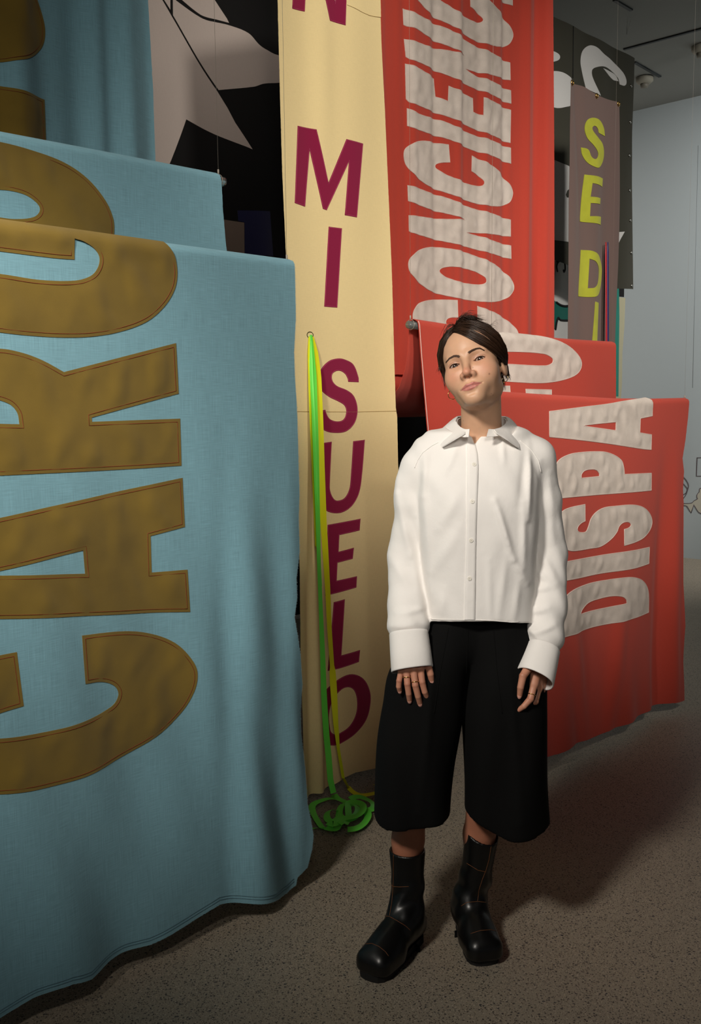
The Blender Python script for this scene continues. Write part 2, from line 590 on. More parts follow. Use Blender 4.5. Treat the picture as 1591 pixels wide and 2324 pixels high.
def cloth(name, parts, mat, parent, edge_step=0.012, step=0.017, thick=0.0012, fray=0.0):
    """parts: list of (sheet, outline in s,z) or ready (verts, faces, uv); one mesh"""
    V, F, U = [], [], []
    k = 0
    for p in parts:
        if isinstance(p[0], Sheet):
            P = resample(p[1], edge_step)
            if fray:
                J = RNG.normal(0, fray, P.shape)
                if p[0].ztop is not None: J[P[:, 1] > p[0].ztop(P[:, 0]) - 0.02] = 0
                P = P + J
            ov, f = tri_region([P], step)
            v, uv = p[0].xyz(ov), ov
        else:
            v, f, uv = p
        V.append(np.asarray(v)); U.append(np.asarray(uv))
        F += [tuple(i + k for i in q) for q in f]
        k += len(v)
    o = mesh_obj(name, np.concatenate(V), F, mat, parent, True, np.concatenate(U))
    sharp_rim(o.data)
    md = o.modifiers.new('thickness', 'SOLIDIFY')
    md.thickness, md.offset = thick, 0
    return o


def strip(path, s0, s1, ds=0.05, wob=None, zt=None):
    """cloth running across the rails: path is a list of (n, z); from s0 to s1"""
    path = np.array(path)
    S = np.arange(s0, s1 + 1e-6, (s1 - s0) / max(2, int((s1 - s0) / ds)))
    ln = np.r_[0, np.cumsum(np.linalg.norm(np.diff(path, axis=0), axis=1))]
    V, U = [], []
    for i, (n, z) in enumerate(path):
        for s in S:
            w = wob(s, ln[i]) if wob else 0
            dz = (float(zt(s)) - path[0][1]) * max(0.0, 1 - ln[i] / 0.3) if zt else 0.0
            V.append(W3(s, n + w, z + dz)); U.append((s, ln[i]))
    m_ = len(S)
    F = [(i*m_ + j, i*m_ + j + 1, (i+1)*m_ + j + 1, (i+1)*m_ + j) for i in range(len(path) - 1) for j in range(m_ - 1)]
    return (np.array(V), F, np.array(U))


def sag(n0, z0, n1, z1, low, k=24, e=2.0):
    """a hanging loop of cloth between two points, lowest at z = low"""
    out = []
    for i in range(k + 1):
        t = i / k
        base = z0 + (z1 - z0) * t
        # a deep narrow fold: falls straight, turns, rises
        q = abs(2 * t - 1) ** e
        out.append((n0 + (n1 - n0) * t, low + (base - low) * q))
    return out


def g(x, c, w):
    return np.exp(-((x - c) / w) ** 2)


def ss(x, a, b):
    t = np.clip((x - a) / (b - a), 0, 1)
    return t * t * (3 - 2 * t)


# ------------------------------------------------------------------ blue banner draped over two rails
CB1, CB2, CB3 = 2.05, 2.37, 2.69


def line_top(c, a, b):
    (s0, z0), (s1, z1) = sz(*a, c), sz(*b, c)
    return lambda s: z0 + (z1 - z0) * (s - s0) / (s1 - s0)


def disp_b1(s, z):
    lo = ss(1.75 - z, 0.0, 1.3)
    d = 0.018 * np.sin((s - 1.2) * 9) * lo
    d = d - 0.011 * g(s, 1.71 - 0.02 * (1.2 - z), 0.045) * ss(1.55 - z, 0, 0.9)
    d = d + 0.010 * g(s, 1.615 + 0.01 * z, 0.04) * ss(1.6 - z, 0, 1.0)
    d = d + 0.008 * g(s, 1.80, 0.04) * ss(1.5 - z, 0, 0.9)
    d = d - 0.006 * g(s, 1.875, 0.03) * ss(1.6 - z, 0, 0.9)
    d = d + 0.012 * np.sin(s * 21 + 2 * z) * ss(0.55 - z, 0, 0.5)
    d = d + 0.004 * np.sin(s * 31 + 9 * z) * lo
    return d - 0.02 * ss(0.6 - z, 0, 0.6)


def disp_b3(s, z):
    return 0.016 * np.sin(s * 20 + 0.5 * z) + 0.018 * g(s, 1.73, 0.03) - 0.012 * g(s, 1.80, 0.03) + 0.006 * np.sin(s * 47)


b1 = Sheet(CB1, disp_b1, line_top(CB1, (0, 497), (668, 587)))
b2 = Sheet(CB2, lambda s, z: 0.006 * np.sin(s * 13) * ss(2.15 - z, 0, 0.4), line_top(CB2, (0, 293), (500, 390)))
b3 = Sheet(CB3, disp_b3)
blue = tag(empty('draped_banner', W3(1.2, CB1, 0)), 'long pale blue linen banner with huge olive letters, draped over two rails at left', 'banner')
E1 = [(668, 587), (670, 650), (671, 720), (667, 800), (669, 860), (672, 900), (675, 960), (678, 1060), (680, 1120), (677, 1180), (678, 1250), (668, 1310), (670, 1355), (664, 1400),
      (673, 1445), (682, 1490), (688, 1555), (682, 1610), (680, 1662), (688, 1740), (690, 1820), (698, 1860), (703, 1893), (700, 1925), (691, 1966), (668, 1988), (664, 2006), (640, 2022), (570, 2036), (492, 2050), (420, 2096), (335, 2143), (285, 2162), (190, 2208), (143, 2217), (70, 2250), (0, 2292), (-120, 2370), (-260, 2455), (-330, 2500), (-345, 1800), (-360, 1200), (-370, 447), (0, 497), (335, 542)]
E2 = [(500, 390), (503, 420), (506, 480), (511, 540), (515, 580), (520, 640), (-300, 640), (-330, 230), (0, 293), (250, 341)]
E3 = [(345, 0), (350, 90), (356, 200), (362, 380), (364, 430), (-260, 300), (-290, -260), (338, -260)]
q1, q2, q3 = to_sz(E1, CB1), to_sz(E2, CB2), to_sz(E3, CB3)
zt1, zt2 = b1.ztop(1.4), b2.ztop(1.4)
r_ = 0.022
back1 = [(CB1 + r_, zt1), (CB1 + 1.7 * r_, zt1 - 0.3 * r_)] + sag(CB1 + 2 * r_, zt1 - r_, CB2 - 0.012, zt1 - 0.12, 1.35)
back2 = [(CB2 + r_, zt2), (CB2 + 1.7 * r_, zt2 - 0.3 * r_)] + sag(CB2 + 2 * r_, zt2 - r_, CB3, 1.95, 1.75)
cloth('cloth', [(b1, q1), (b2, q2), (b3, q3), strip(back1, 0.62, 1.868, zt=b1.ztop), strip(back2, 0.75, 1.9, zt=b2.ztop)], MAT['blue'], blue, fray=0.0003, edge_step=.008, step=.0115)
BL = dict(mat=MAT['olive_felt'], parent=blue, stitch=MAT['rust_thread'], thick=0.0018, sd=0.0085, sr=0.0008, step=0.014, pucker=0.0045)
applique('letter', b1, [outline('H', '1245,234 1310,340~ 1332,460~ 1310,590~ 1230,720~ 1100,830~ 900,905~ 700,940~ 520,948~ 300,940~ 0,910~ -350,850~ -600,700 -620,420~ -300,440~ 0,470~ 300,515~ 560,520~ 680,485~ 735,420~ 745,340~ 700,275~ 620,225~ 555,205 558,362 400,350~ 0,300 -600,230 -600,-26 0,57 540,131')], **BL)
applique('letter', b1, [outline('H', '-620,2010 -640,1400~ -520,1150~ -280,1040~ 0,1032~ 170,1065~ 320,1122~ 478,1208 1322,990 1343,1370 690,1550 692,1582 1355,1558 1368,1912 900,1942~ 0,1985'),
                        outline('H', '-380,1590 -370,1500~ -250,1425~ -80,1410~ 60,1445~ 125,1515~ 140,1600')], **BL)
applique('letter', b1, [outline('I', '-700,520 0,348 1270,75 1287,415 1055,480 1068,735 1303,712 1320,1005 700,1030~ 0,1050 -700,1065'),
                        outline('I', '-150,752 0,715 575,578 590,740 0,750')], **BL)
applique('letter', b1, [outline('I', '570,1170 880,1142~ 1080,1165~ 1230,1225~ 1330,1330~ 1370,1430~ 1350,1570~ 1270,1720~ 1100,1880~ 850,2030~ 500,2170~ 0,2255~ -400,2260~ -650,2150~ -750,1900~ -700,1600~ -500,1420~ -200,1340~ 100,1278 145,1650 0,1690~ -200,1760~ -330,1830~ -250,1870~ 0,1870~ 300,1830~ 600,1755~ 790,1670~ 840,1590~ 810,1525~ 720,1495~ 592,1505')], **BL)
applique('letter', b2, [outline('Q', '795,1600~ 780,1700~ 690,1790~ 500,1830~ 0,1800 -500,1750 -560,1400~ -400,1020~ -200,970~ 0,988~ 280,1065~ 460,1138~ 610,1245~ 730,1390~ 785,1510~'),
                        outline('Q', '0,1318~ 150,1345~ 240,1400~ 273,1458~ 230,1508~ 100,1522~ 0,1510~ -200,1480~ -300,1400~ -200,1330~')], **BL)
applique('letter', b3, [outline('Q', '-400,400 -400,-300 100,-260~ 230,-80~ 300,90~ 323,220~ 295,330~ 190,412~ 60,433~ 0,435~')], **BL)
applique('letter', b3, [outline('Q', '0,600 160,645~ 315,690 328,1080 -400,960 -400,480')], **BL)
for k_, off_ in enumerate((10, 16)):
    hm = MB()
    hp_ = np.array([(660, 2007), (640, 2022), (570, 2036), (492, 2050), (420, 2096), (335, 2143), (285, 2162), (190, 2208), (143, 2217), (70, 2250), (0, 2292), (-120, 2370), (-260, 2455)], float) - np.array([0, off_])
    hm.tube(list(b1.xyz(to_sz(resample(hp_, 8, False), CB1), 0.0009)), 0.0008, 4)
    hm.build('hem_seam', MAT['hem_thread'], blue)
# pale frayed threads along the raw right edge
fb = MB()
q = resample(to_sz(E1[:32], CB1), 0.0022, False)
P3 = b1.xyz(q)
for p in P3:
    l = random.uniform(0.002, 0.0055)
    fb.tube([p, p + D1 * l + np.array([0, 0, random.uniform(-.003, .002)])], [0.0005, 0.0002], 3)
fr = fb.build('frayed_edge', plain('pale_blue_thread', (176, 206, 216), 0.8), blue); fr['kind'] = 'stuff'

# ------------------------------------------------------------------ red banner draped over two rails
CR1, CR2, CR3 = 2.0, 2.38, 2.765


def disp_r1(s, z):
    lo = ss(1.45 - z, 0, 1.1)
    d = 0.014 * np.sin(s * 11 + 0.6) * lo - 0.022 * g(s, 4.22, 0.05) * ss(1.4 - z, 0, 0.8) + 0.018 * g(s, 4.10, 0.05) * ss(1.4 - z, 0, 0.8)
    d = d - 0.016 * g(s - 0.22 * (0.55 - z), 3.35, 0.05) * ss(0.75 - z, 0, 0.4) - 0.016 * g(s + 0.15 * (0.55 - z), 3.72, 0.05) * ss(0.75 - z, 0, 0.4)
    d = d + 0.01 * np.sin(26 * s + 5 * z) * ss(0.5 - z, 0, 0.5)
    return d


def disp_r3(s, z):
    up = ss(z, 1.5, 2.8)
    d = 0.009 * np.sin(s * 24 + 1.0) * (0.4 + 0.6 * up) + 0.003 * np.sin(s * 61) * (0.3 + up) + 0.0018 * np.sin(s * 97 + z)
    d = d + 0.030 * g(s, 4.24, 0.05) + 0.02 * g(s, 3.02, 0.05) - 0.02 * g(s, 4.12, 0.05)
    return d


def sagline(c, pts):
    q = np.array([sz(x, y, c) for x, y in pts])
    i = np.argsort(q[:, 0])
    q = q[i]
    return lambda s: np.interp(s, q[:, 0], q[:, 1])


R1T = [(1060, 876), (1140, 888), (1230, 894), (1300, 898), (1400, 904), (1480, 905), (1565, 903)]
R2T = [(948, 723), (1000, 731), (1140, 754), (1250, 765), (1330, 771), (1398, 775)]
r1 = Sheet(CR1, disp_r1, sagline(CR1, R1T))
r2 = Sheet(CR2, lambda s, z: 0.008 * np.sin(s * 12) * ss(1.75 - z, 0, 0.5), sagline(CR2, R2T))
r3 = Sheet(CR3, disp_r3)
red = tag(empty('draped_banner', W3(3.6, CR1, 0)), 'long red cotton banner with pale grey letters, draped over two rails behind the woman', 'banner')
E1 = R1T + [(1561, 950), (1555, 1000), (1548, 1040), (1551, 1070), (1548, 1110), (1549, 1140), (1547, 1250), (1546, 1320), (1550, 1420), (1546, 1500), (1548, 1560), (1547, 1588), (1520, 1594), (1480, 1612), (1440, 1630), (1390, 1653), (1340, 1678), (1290, 1694), (1262, 1710), (1243, 1717), (1190, 1735), (1120, 1760), (1070, 1775)]
E2 = R2T + [(1398, 820), (1399, 870), (1400, 930), (1402, 1010), (1310, 1010), (972, 1010), (970, 990), (963, 900), (956, 820)]
E3 = [(1253, -200), (1253, 0), (1255, 300), (1256, 600), (1257, 850), (800, 850), (780, 400), (770, -200)]
q1, q2, q3 = to_sz(E1, CR1), to_sz(E2, CR2), to_sz(E3, CR3)
sL, sR = sz(945, 722, CR2)[0], 4.33
back1 = [(CR1 + r_, 1.468 + r_ * .0), (CR1 + 1.7 * r_, 1.46)] + sag(CR1 + 2 * r_, 1.445, CR2 - 0.004, 1.24, 0.95)
z2 = 1.757
back2 = [(CR2 + r_, z2), (CR2 + 1.7 * r_, z2 - .006), (2.424, 1.735), (2.427, 1.69), (2.432, 1.64), (2.445, 1.58), (2.475, 1.52), (2.53, 1.465), (2.60, 1.425), (2.68, 1.40), (2.75, 1.41), (2.785, 1.45), (2.79, 1.52), (2.78, 1.6), (CR3 + .004, 1.66)]
cloth('cloth', [(r1, q1), (r2, q2), (r3, q3), strip(back1, 2.86, 4.32, zt=r1.ztop), strip(back2, 2.84, 4.32, zt=r2.ztop)], MAT['red'], red, fray=0.0003, edge_step=.008, step=.0115)
RL = dict(mat=MAT['grey_felt'], parent=red, stitch=MAT['edge_thread'], thick=0.0020, sd=0.0022, sr=0.0007, step=0.0125, pucker=0.006)
for fr_, loops in (('C', ['680,-330 560,-340~ 420,-345~ 300,-310~ 215,-230~ 205,-150~ 240,-70~ 310,0~ 490,160~ 740,310~ 940,430~ 1100,500~ 1250,530~ 1360,510~ 1412,430~ 1412,360~ 1370,270~ 1280,150~ 1120,0~ 940,-130 943,70 1010,130~ 1060,195~ 1065,240~ 1020,250~ 900,200~ 800,150~ 690,70~ 600,0~ 562,-70~ 600,-110~ 695,-120']),
                   ('C', ['200,-480 1412,65 1412,-120 200,-660']),
                   ('C', ['183,90 300,158~ 450,222~ 680,330~ 860,440~ 1100,570~ 1385,705 1388,905 1220,865~ 1050,825~ 885,775 1000,850~ 1200,935~ 1392,1020 1395,1172 1250,1112~ 1000,1003~ 800,915~ 580,812~ 400,730~ 250,680~ 210,640 195,435 300,475~ 500,530~ 700,575~ 870,622 700,535~ 480,430~ 330,345~ 225,302~ 190,275']),
                   ('C', ['205,715 380,795~ 545,880 560,1085 672,1140 678,970 970,1105 975,1260 1070,1300 1072,1100 1392,1240 1385,1615 1100,1505~ 800,1375~ 560,1275~ 300,1185~ 240,1160~ 212,1115']),
                   ('C', ['220,1220 330,1285~ 600,1355~ 800,1450~ 1100,1565~ 1390,1668 1392,1848 1200,1775~ 900,1670~ 640,1560~ 400,1490~ 280,1455~ 222,1420']),
                   ('C', ['680,1632 560,1610~ 420,1590~ 300,1605~ 210,1670~ 190,1760~ 220,1880~ 300,1995~ 420,2080~ 560,2140~ 700,2194~ 860,2254~ 1100,2319~ 1260,2329~ 1370,2289~ 1412,2199~ 1400,2119~ 1350,2040~ 1250,1930~ 1120,1845~ 960,1752 955,1930 1020,1975~ 1070,2040~ 1070,2085~ 1040,2098~ 900,2070~ 740,2010~ 640,1960~ 565,1895~ 562,1855~ 600,1838~ 695,1835']),
                   ('D', ['225,100 400,160~ 640,235~ 860,325~ 1100,400~ 1388,490 1388,682 1200,660~ 1000,640~ 890,634 1050,680~ 1200,735~ 1392,782 1395,935 1200,885~ 900,800~ 600,730~ 400,680~ 260,640~ 237,620 235,440 350,455~ 600,480~ 880,487 700,435~ 500,380~ 300,315~ 230,280']),
                   ('D', ['480,798~ 330,840~ 250,920~ 232,1010~ 260,1110~ 360,1220~ 520,1310~ 750,1370~ 1000,1410~ 1180,1420~ 1330,1385~ 1410,1310~ 1420,1220~ 1370,1130~ 1240,1020~ 1050,920~ 850,850~ 650,810~',
                          '590,1060~ 620,1035~ 720,1022~ 880,1045~ 1010,1085~ 1080,1140~ 1095,1190~ 1060,1218~ 950,1215~ 800,1190~ 660,1140~ 600,1095~']),
                   ('D', ['775,1398 650,1392~ 480,1395~ 350,1430~ 285,1500~ 270,1600~ 300,1720~ 420,1850~ 700,1980~ 1100,2100~ 1300,2110~ 1430,2030~ 1465,1900~ 1455,1760~ 1400,1670~ 1250,1560~ 1130,1510~ 1015,1462 1015,1640 1080,1700~ 1120,1780~ 1060,1820~ 900,1790~ 750,1730~ 660,1660~ 680,1605~ 782,1595'])):
    applique('letter', r3, [outline(fr_, t) for t in loops], **RL)
for fr_, loops in (('R', ['420,190~ 600,166~ 720,171~ 840,190~ 940,232~ 998,300~ 985,360~ 920,395~ 820,412~ 700,410~ 560,395~ 430,350~ 380,270~', '480,262~ 640,258~ 810,268~ 855,290~ 855,312~ 820,325~ 650,318~ 500,312~ 460,285~']),
                   ('R', ['600,425 645,425 650,520 722,520 720,441 856,444 860,640 600,640'])):
    applique('letter', r2, [outline(fr_, t) for t in loops], **RL)
for fr_, loops in (('E', ['147,245 600,185~ 850,155~ 1100,118~ 1450,80 1480,110 1480,310 1325,342 1318,520 1470,545 1465,745 1350,735~ 900,665~ 500,615~ 147,580', '590,432 800,408 1005,388 1003,490']),
                   ('E', ['1470,1040 1470,1270 360,1362~ 230,1375 220,1200~ 215,1000~ 260,880~ 400,800~ 560,772~ 740,762~ 880,770~ 1000,815~ 1080,880~ 1105,960~ 1115,1055', '565,1105 568,1060~ 610,1015~ 700,998~ 760,1008~ 795,1050~ 798,1082']),
                   ('G', ['618,22 622,245 560,275~ 515,325~ 520,370~ 570,385~ 630,375~ 660,320~ 700,205~ 770,120~ 870,65~ 1000,45~ 1200,28~ 1340,55~ 1440,130~ 1487,240~ 1460,350~ 1370,450~ 1250,510~ 1098,560 1100,345 1160,320~ 1180,285~ 1150,255~ 1090,265~ 1045,310~ 1020,380~ 950,480~ 830,575~ 700,600~ 520,625~ 400,625~ 300,580~ 255,480~ 250,300~ 270,150~ 370,75~']),
                   ('G', ['255,770 400,750~ 700,705~ 1000,650~ 1453,575 1445,795 1200,855~ 900,910~ 600,970~ 400,1000~ 255,1020']),
                   ('G', ['1450,1425 1448,1200~ 1420,1090~ 1340,1005~ 1230,965~ 1120,962~ 900,1000~ 640,1060~ 400,1150~ 290,1270~ 250,1450~ 240,1752 330,1730~ 850,1590~', '565,1440 590,1390~ 680,1305~ 820,1250~ 960,1212~ 1060,1215~ 1100,1250~ 1105,1295 850,1370~'])):
    applique('letter', r1, [outline(fr_, t) for t in loops], **RL)
# pale selvedge down the left edge of the middle fall
sv = MB()
sv.tube(list(r2.xyz(to_sz(resample(np.array([(951, 729), (956, 800), (961, 860), (967, 930), (973, 1000)], float), 8, False), CR2), 0.0015)), 0.0016, 4)
sv.build('selvedge', MAT['edge_thread'], red)

# ------------------------------------------------------------------ cream banner
CY = 2.49


def disp_y(s, z):
    d = 0.010 * np.sin((s - 2.3) * 16) * (0.3 + 0.7 * ss(z, 1.9, 2.9)) - 0.014 * g(s, 2.46, 0.05) * ss(z, 2.0, 2.8)
    d = d + 0.016 * g(s, 2.365, 0.02) * ss(1.3 - z, 0, 0.8) + 0.022 * g(s, 2.455, 0.035) * ss(1.0 - z, 0, 0.8) - 0.016 * g(s, 2.40, 0.03) * ss(1.0 - z, 0, 0.8)
    return d


ysh = Sheet(CY, disp_y)
cream = tag(empty('hanging_banner', W3(2.5, CY, 0)), 'tall narrow cream banner with burgundy letters hanging from ceiling to floor', 'banner')
EY = [(620, -220), (627, 0), (633, 200), (640, 400), (648, 560), (660, 800), (675, 1100), (681, 1300), (683, 1500), (688, 1640), (693, 1815), (715, 1802), (745, 1794), (762, 1783), (780, 1765), (805, 1753), (830, 1748), (856, 1743), (890, 1735), (924, 1725), (918, 1500), (909, 1200), (904, 1050), (902, 945), (899, 925), (896, 830), (891, 640), (884, 450), (877, 250), (870, 100), (868, 38), (869, 36), (868, 0), (866, -220)]
cloth('cloth', [(ysh, to_sz(EY, CY))], MAT['cream'], cream, fray=0.0002, edge_step=.008, step=.0115)
YL = dict(mat=MAT['burgundy'], parent=cream, stitch=MAT['pink_thread'], thick=0.0018, sd=0.0028, sr=0.0004, step=0.02)
for fr_, loops in (('J', ['108,45 180,60 200,-330 300,117 385,143 400,-390 340,-405 330,15 225,-440 128,-460']),
                   ('J', ['137,687 237,708 300,1000 393,763 487,787 453,1190 387,1178 407,887 292,1150 272,1142 203,820 177,1130 118,1110']),
                   ('J', ['303,1240 372,1250 348,1683 280,1677']),
                   ('A', ['708,592 705,540~ 650,405~ 560,352~ 490,342~ 400,370~ 320,460~ 298,560~ 318,665~ 400,745~ 500,797~ 560,840~ 578,905~ 550,985~ 485,1006~ 410,980~ 375,920~ 366,884 270,895 275,960~ 310,1060~ 380,1112~ 485,1127~ 580,1108~ 660,1030~ 693,930~ 690,830~ 650,730~ 580,675~ 480,630~ 435,570~ 440,500~ 500,470~ 560,500~ 590,550~ 598,588']),
                   ('A', ['305,1240 430,1220 412,1650~ 415,1740~ 450,1822~ 490,1842~ 560,1815~ 610,1720~ 625,1600~ 650,1215 775,1200 745,1560~ 715,1750~ 650,1880~ 560,1955~ 470,1975~ 380,1950~ 315,1870~ 285,1750~ 285,1600~']),
                   ('A', ['390,2098 728,2032 718,2155 508,2205 500,2382 657,2338 645,2454 490,2497 482,2687 690,2639 683,2757 375,2850']),
                   ('B', ['457,683 564,650 530,1243 723,1185 710,1310 420,1415']),
                   ('B', ['640,1440~ 760,1490~ 830,1620~ 835,1760~ 790,1920~ 680,2060~ 560,2150~ 450,2205~ 380,2150~ 330,2000~ 330,1850~ 365,1700~ 430,1590~ 520,1485~', '600,1577~ 660,1610~ 692,1720~ 680,1860~ 620,1980~ 540,2050~ 470,2080~ 445,2000~ 440,1850~ 470,1700~ 530,1605~'])):
    applique('letter', ysh, [outline(fr_, t) for t in loops], **YL)
for pts in ([(672, 934), (720, 934.5), (800, 935), (901, 933)], [(783, 13), (800, 20), (820, 29), (840, 35), (868, 38)]):
    sm = MB()
    sm.tube(list(ysh.xyz(to_sz(resample(np.array(pts, float), 10, False), CY), 0.0008)), 0.0012, 4)
    sm.build('seam', MAT['seam_thread'], cream)
hole_mb = MB()
hp = [ysh.xyz(to_sz([(704.5 + 7 * math.cos(a), 760 + 7 * math.sin(a))], CY), 0.001)[0] for a in np.linspace(0, 2 * math.pi, 13)[:-1]]
hole_mb.tube(hp, 0.0016, 4, True)
hole_mb.build('eyelet', plain('dark_thread', (70, 64, 20), 0.8), cream)

# ribbons threaded through the cream banner


def hang_ribbon(mb, pts, c, half, rot=0.0, offs=None):
    P = resample(np.array(pts, float), 14, False)
    n = len(P)
    pos, side = [], []
    for i, (x, y) in enumerate(P):
        t = i / (n - 1)
        o = offs(t) if offs else 0.02
        q = on_plane(x, y, c - o)
        pos.append(q)
        a = rot(t) if callable(rot) else rot
        side.append(math.cos(a) * D1 - math.sin(a) * NN)
    mb.ribbon(pos, side, [half * (.45 + .55 * min(1, 12 * i / n)) * (1 if P[-1][1] != 1700 else .42 + .58 * min(1, 6 * (n - 1 - i) / n)) for i in range(n)] if P[0][1] < 800 else half)
    return pos, side


gr = MB()
pos, side = hang_ribbon(gr, [(706, 760), (709, 800), (712, 860), (714, 930), (717, 1020), (719, 1100), (722, 1200), (724, 1280), (728, 1380), (732, 1480), (735, 1570), (737, 1610), (741, 1670), (746, 1720), (750, 1770), (757, 1800)], CY, 0.0122,
                        rot=lambda t: 0.25 * math.sin(9 * t), offs=lambda t: 0.004 + 0.09 * min(1, t * 1.6) + (0.0 if t < .9 else (t - .9) * .5))
hang_ribbon(gr, [(704, 762), (707, 850), (712, 950), (716, 1050), (719, 1150), (722, 1230), (727, 1330)], CY, 0.006, rot=0.9, offs=lambda t: 0.003 + 0.05 * min(1, t * 1.6))


def floor_ribbon(mb, pts, half, z0=0.004, tilt=0.25, lift=None):
    P = resample(np.array(pts, float), 5, False)
    G = np.array([pz(x, y, 0.008) for x, y in P])
    # ease the corners
    for _ in range(3): G[1:-1] = 0.25 * G[:-2] + 0.5 * G[1:-1] + 0.25 * G[2:]
    pos, side = [], []
    for i in range(len(G)):
        t = G[min(i + 1, len(G) - 1)] - G[max(i - 1, 0)]
        t = t / (np.linalg.norm(t) + 1e-9)
        u = np.cross(np.array([0, 0, 1.0]), t)
        k = i / (len(G) - 1)
        h = z0 + 0.003 * (1 + math.sin(k * 5))
        a = tilt * math.cos(k * 4)
        pos.append(np.array([G[i][0], G[i][1], h + half * abs(math.sin(a))]))
        side.append(math.cos(a) * u + math.sin(a) * np.array([0, 0, 1.0]))
    mb.ribbon(pos, side, half)


T = lambda s: outline('T', s, False, 6)
floor_ribbon(gr, T('715,960 760,1010~ 900,1060~ 960,1110'), 0.0125, 0.008)
floor_ribbon(gr, T('960,1110 820,1040~ 690,1010~ 560,1030~ 430,1090~ 420,1170~ 480,1290~ 560,1400~ 600,1405'), 0.0125, 0.006)
floor_ribbon(gr, T('280,1425 400,1420~ 520,1405~ 640,1395'), 0.006, 0.004, 0.6)
floor_ribbon(gr, T('780,1210 690,1200~ 625,1250~ 640,1340~ 720,1350~ 790,1290~ 800,1200~ 850,1110~ 960,1110~ 1050,1160~ 1040,1250~ 960,1310~ 850,1310~ 780,1230'), 0.0120, 0.012, 0.5)
floor_ribbon(gr, T('640,1400 720,1430~ 850,1350~ 1000,1320~ 1110,1250~ 1130,1170~ 1060,1120~ 930,1120~ 920,1200~ 930,1300'), 0.0125, 0.02, 0.4)
floor_ribbon(gr, T('610,1420 740,1450~ 800,1360~ 810,1290'), 0.0125, 0.008, 0.3)
floor_ribbon(gr, T('910,1450 1030,1440~ 1140,1360~ 1200,1250~ 1150,1170~ 1060,1130'), 0.0130, 0.008, 0.3)
floor_ribbon(gr, T('800,1430 860,1410~ 930,1415'), 0.0125, 0.026, 0.1)
floor_ribbon(gr, T('950,1040 1010,1010~ 1120,1010~ 1220,1060~ 1270,1110~ 1260,1160~ 1180,1170'), 0.0120, 0.01, 0.4)
gro = gr.build('ribbon', MAT['green_ribbon'])
tag(gro, 'bright green ribbon hanging from the cream banner and coiled on the floor', 'ribbon')
yr = MB()
hang_ribbon(yr, [(709, 764), (717, 800), (722, 860), (726, 960), (729, 1060), (734, 1180), (739, 1260), (744, 1340), (748, 1430), (753, 1500), (757, 1560), (762, 1640), (768, 1700)], CY, 0.0142,
            rot=lambda t: 0.25 * math.sin(6 * t) if t < .8 else (t - .8) * 6, offs=lambda t: 0.002 + 0.075 * min(1, t * 1.5))
hang_ribbon(yr, [(768, 1700), (774, 1735), (779, 1766)], CY, 0.006, rot=1.2, offs=lambda t: 0.077)
hang_ribbon(yr, [(702, 764), (702, 800), (704, 880), (707, 960), (711, 1050), (715, 1150), (719, 1240)], CY, 0.007, rot=0.2, offs=lambda t: 0.002 + 0.04 * t)
p0 = on_plane(779, 1766, CY - .077)
P_ = T('855,710 900,800~ 960,880~ 1040,930~ 1130,945~ 1280,920~ 1400,880~ 1380,820~ 1270,800~')
G_ = [pz(x, y, 0.05 * max(0, 1 - i / 9) + 0.014) for i, (x, y) in enumerate(P_)]
sd_ = []
for i in range(len(G_)):
    t = G_[min(i + 1, len(G_) - 1)] - G_[max(i - 1, 0)]
    u = np.cross((0, 0, 1.0), t); u /= np.linalg.norm(u) + 1e-9
    sd_.append(0.9 * u + 0.3 * np.array([0, 0, 1.0]))
yr.ribbon(G_, sd_, 0.009)
yro = yr.build('ribbon', MAT['yellow_ribbon'])
tag(yro, 'neon yellow ribbon hanging down the cream banner onto the floor', 'ribbon')
for o in (gro, yro):
    sharp_rim(o.data)
    md = o.modifiers.new('thickness', 'SOLIDIFY'); md.thickness, md.offset = 0.0006, 0

# ------------------------------------------------------------------ brown banner
CW = 2.88
bsh = Sheet(CW, lambda s, z: 0.012 * np.sin(s * 26 + 1) * ss(3.15 - z, .05, .6) + 0.022 * g(s - 0.10 * (3.1 - z), 4.78, 0.04) * ss(z, 2.2, 3.1))
brown = tag(empty('hanging_banner', W3(4.9, CW, 1.2)), 'narrow brown banner with lime letters hung from brass eyelets', 'banner')
EW = np.concatenate([outline('K', '393,733 510,800~ 625,872~ 730,918~ 836,944 838,1200~ 832,1500 828,1700', False), outline('L', '825,250 820,500 810,800 800,1000 790,1250 780,1525 768,1900 345,1900 350,1450 355,1000 358,600 361,200', False), outline('K', '366,1650 372,1400 378,1150 388,900', False)])
cloth('cloth', [(bsh, to_sz(EW, CW))], MAT['brown'], brown, edge_step=0.02)
WL = dict(mat=MAT['lime'], parent=brown, stitch=None, thick=0.003, step=0.03)
for fr_, loops in (('K', ['703,1258 690,1180~ 650,1110~ 590,1088~ 540,1110~ 520,1180~ 540,1270~ 590,1340~ 625,1400~ 630,1440~ 605,1472~ 575,1450~ 550,1380~ 500,1358 510,1430~ 545,1500~ 600,1545~ 640,1548~ 685,1490~ 697,1410~ 680,1330~ 640,1280~ 595,1220~ 583,1180~ 605,1163~ 632,1190~ 640,1228']),
                   ('L', ['527,-18 690,20 685,97 578,65 565,190 655,205 648,260 565,248 560,370 668,375 662,450 492,415']),
                   ('L', ['497,678 570,690~ 640,740~ 682,820~ 685,920~ 670,1020~ 640,1085~ 590,1115~ 468,1108', '555,762 600,790~ 635,850~ 640,920~ 625,990~ 590,1030~ 543,1035']),
                   ('L', ['595,1160 638,1170 612,1640 562,1640'])):
    applique('letter', bsh, [outline(fr_, t) for t in loops], **WL)
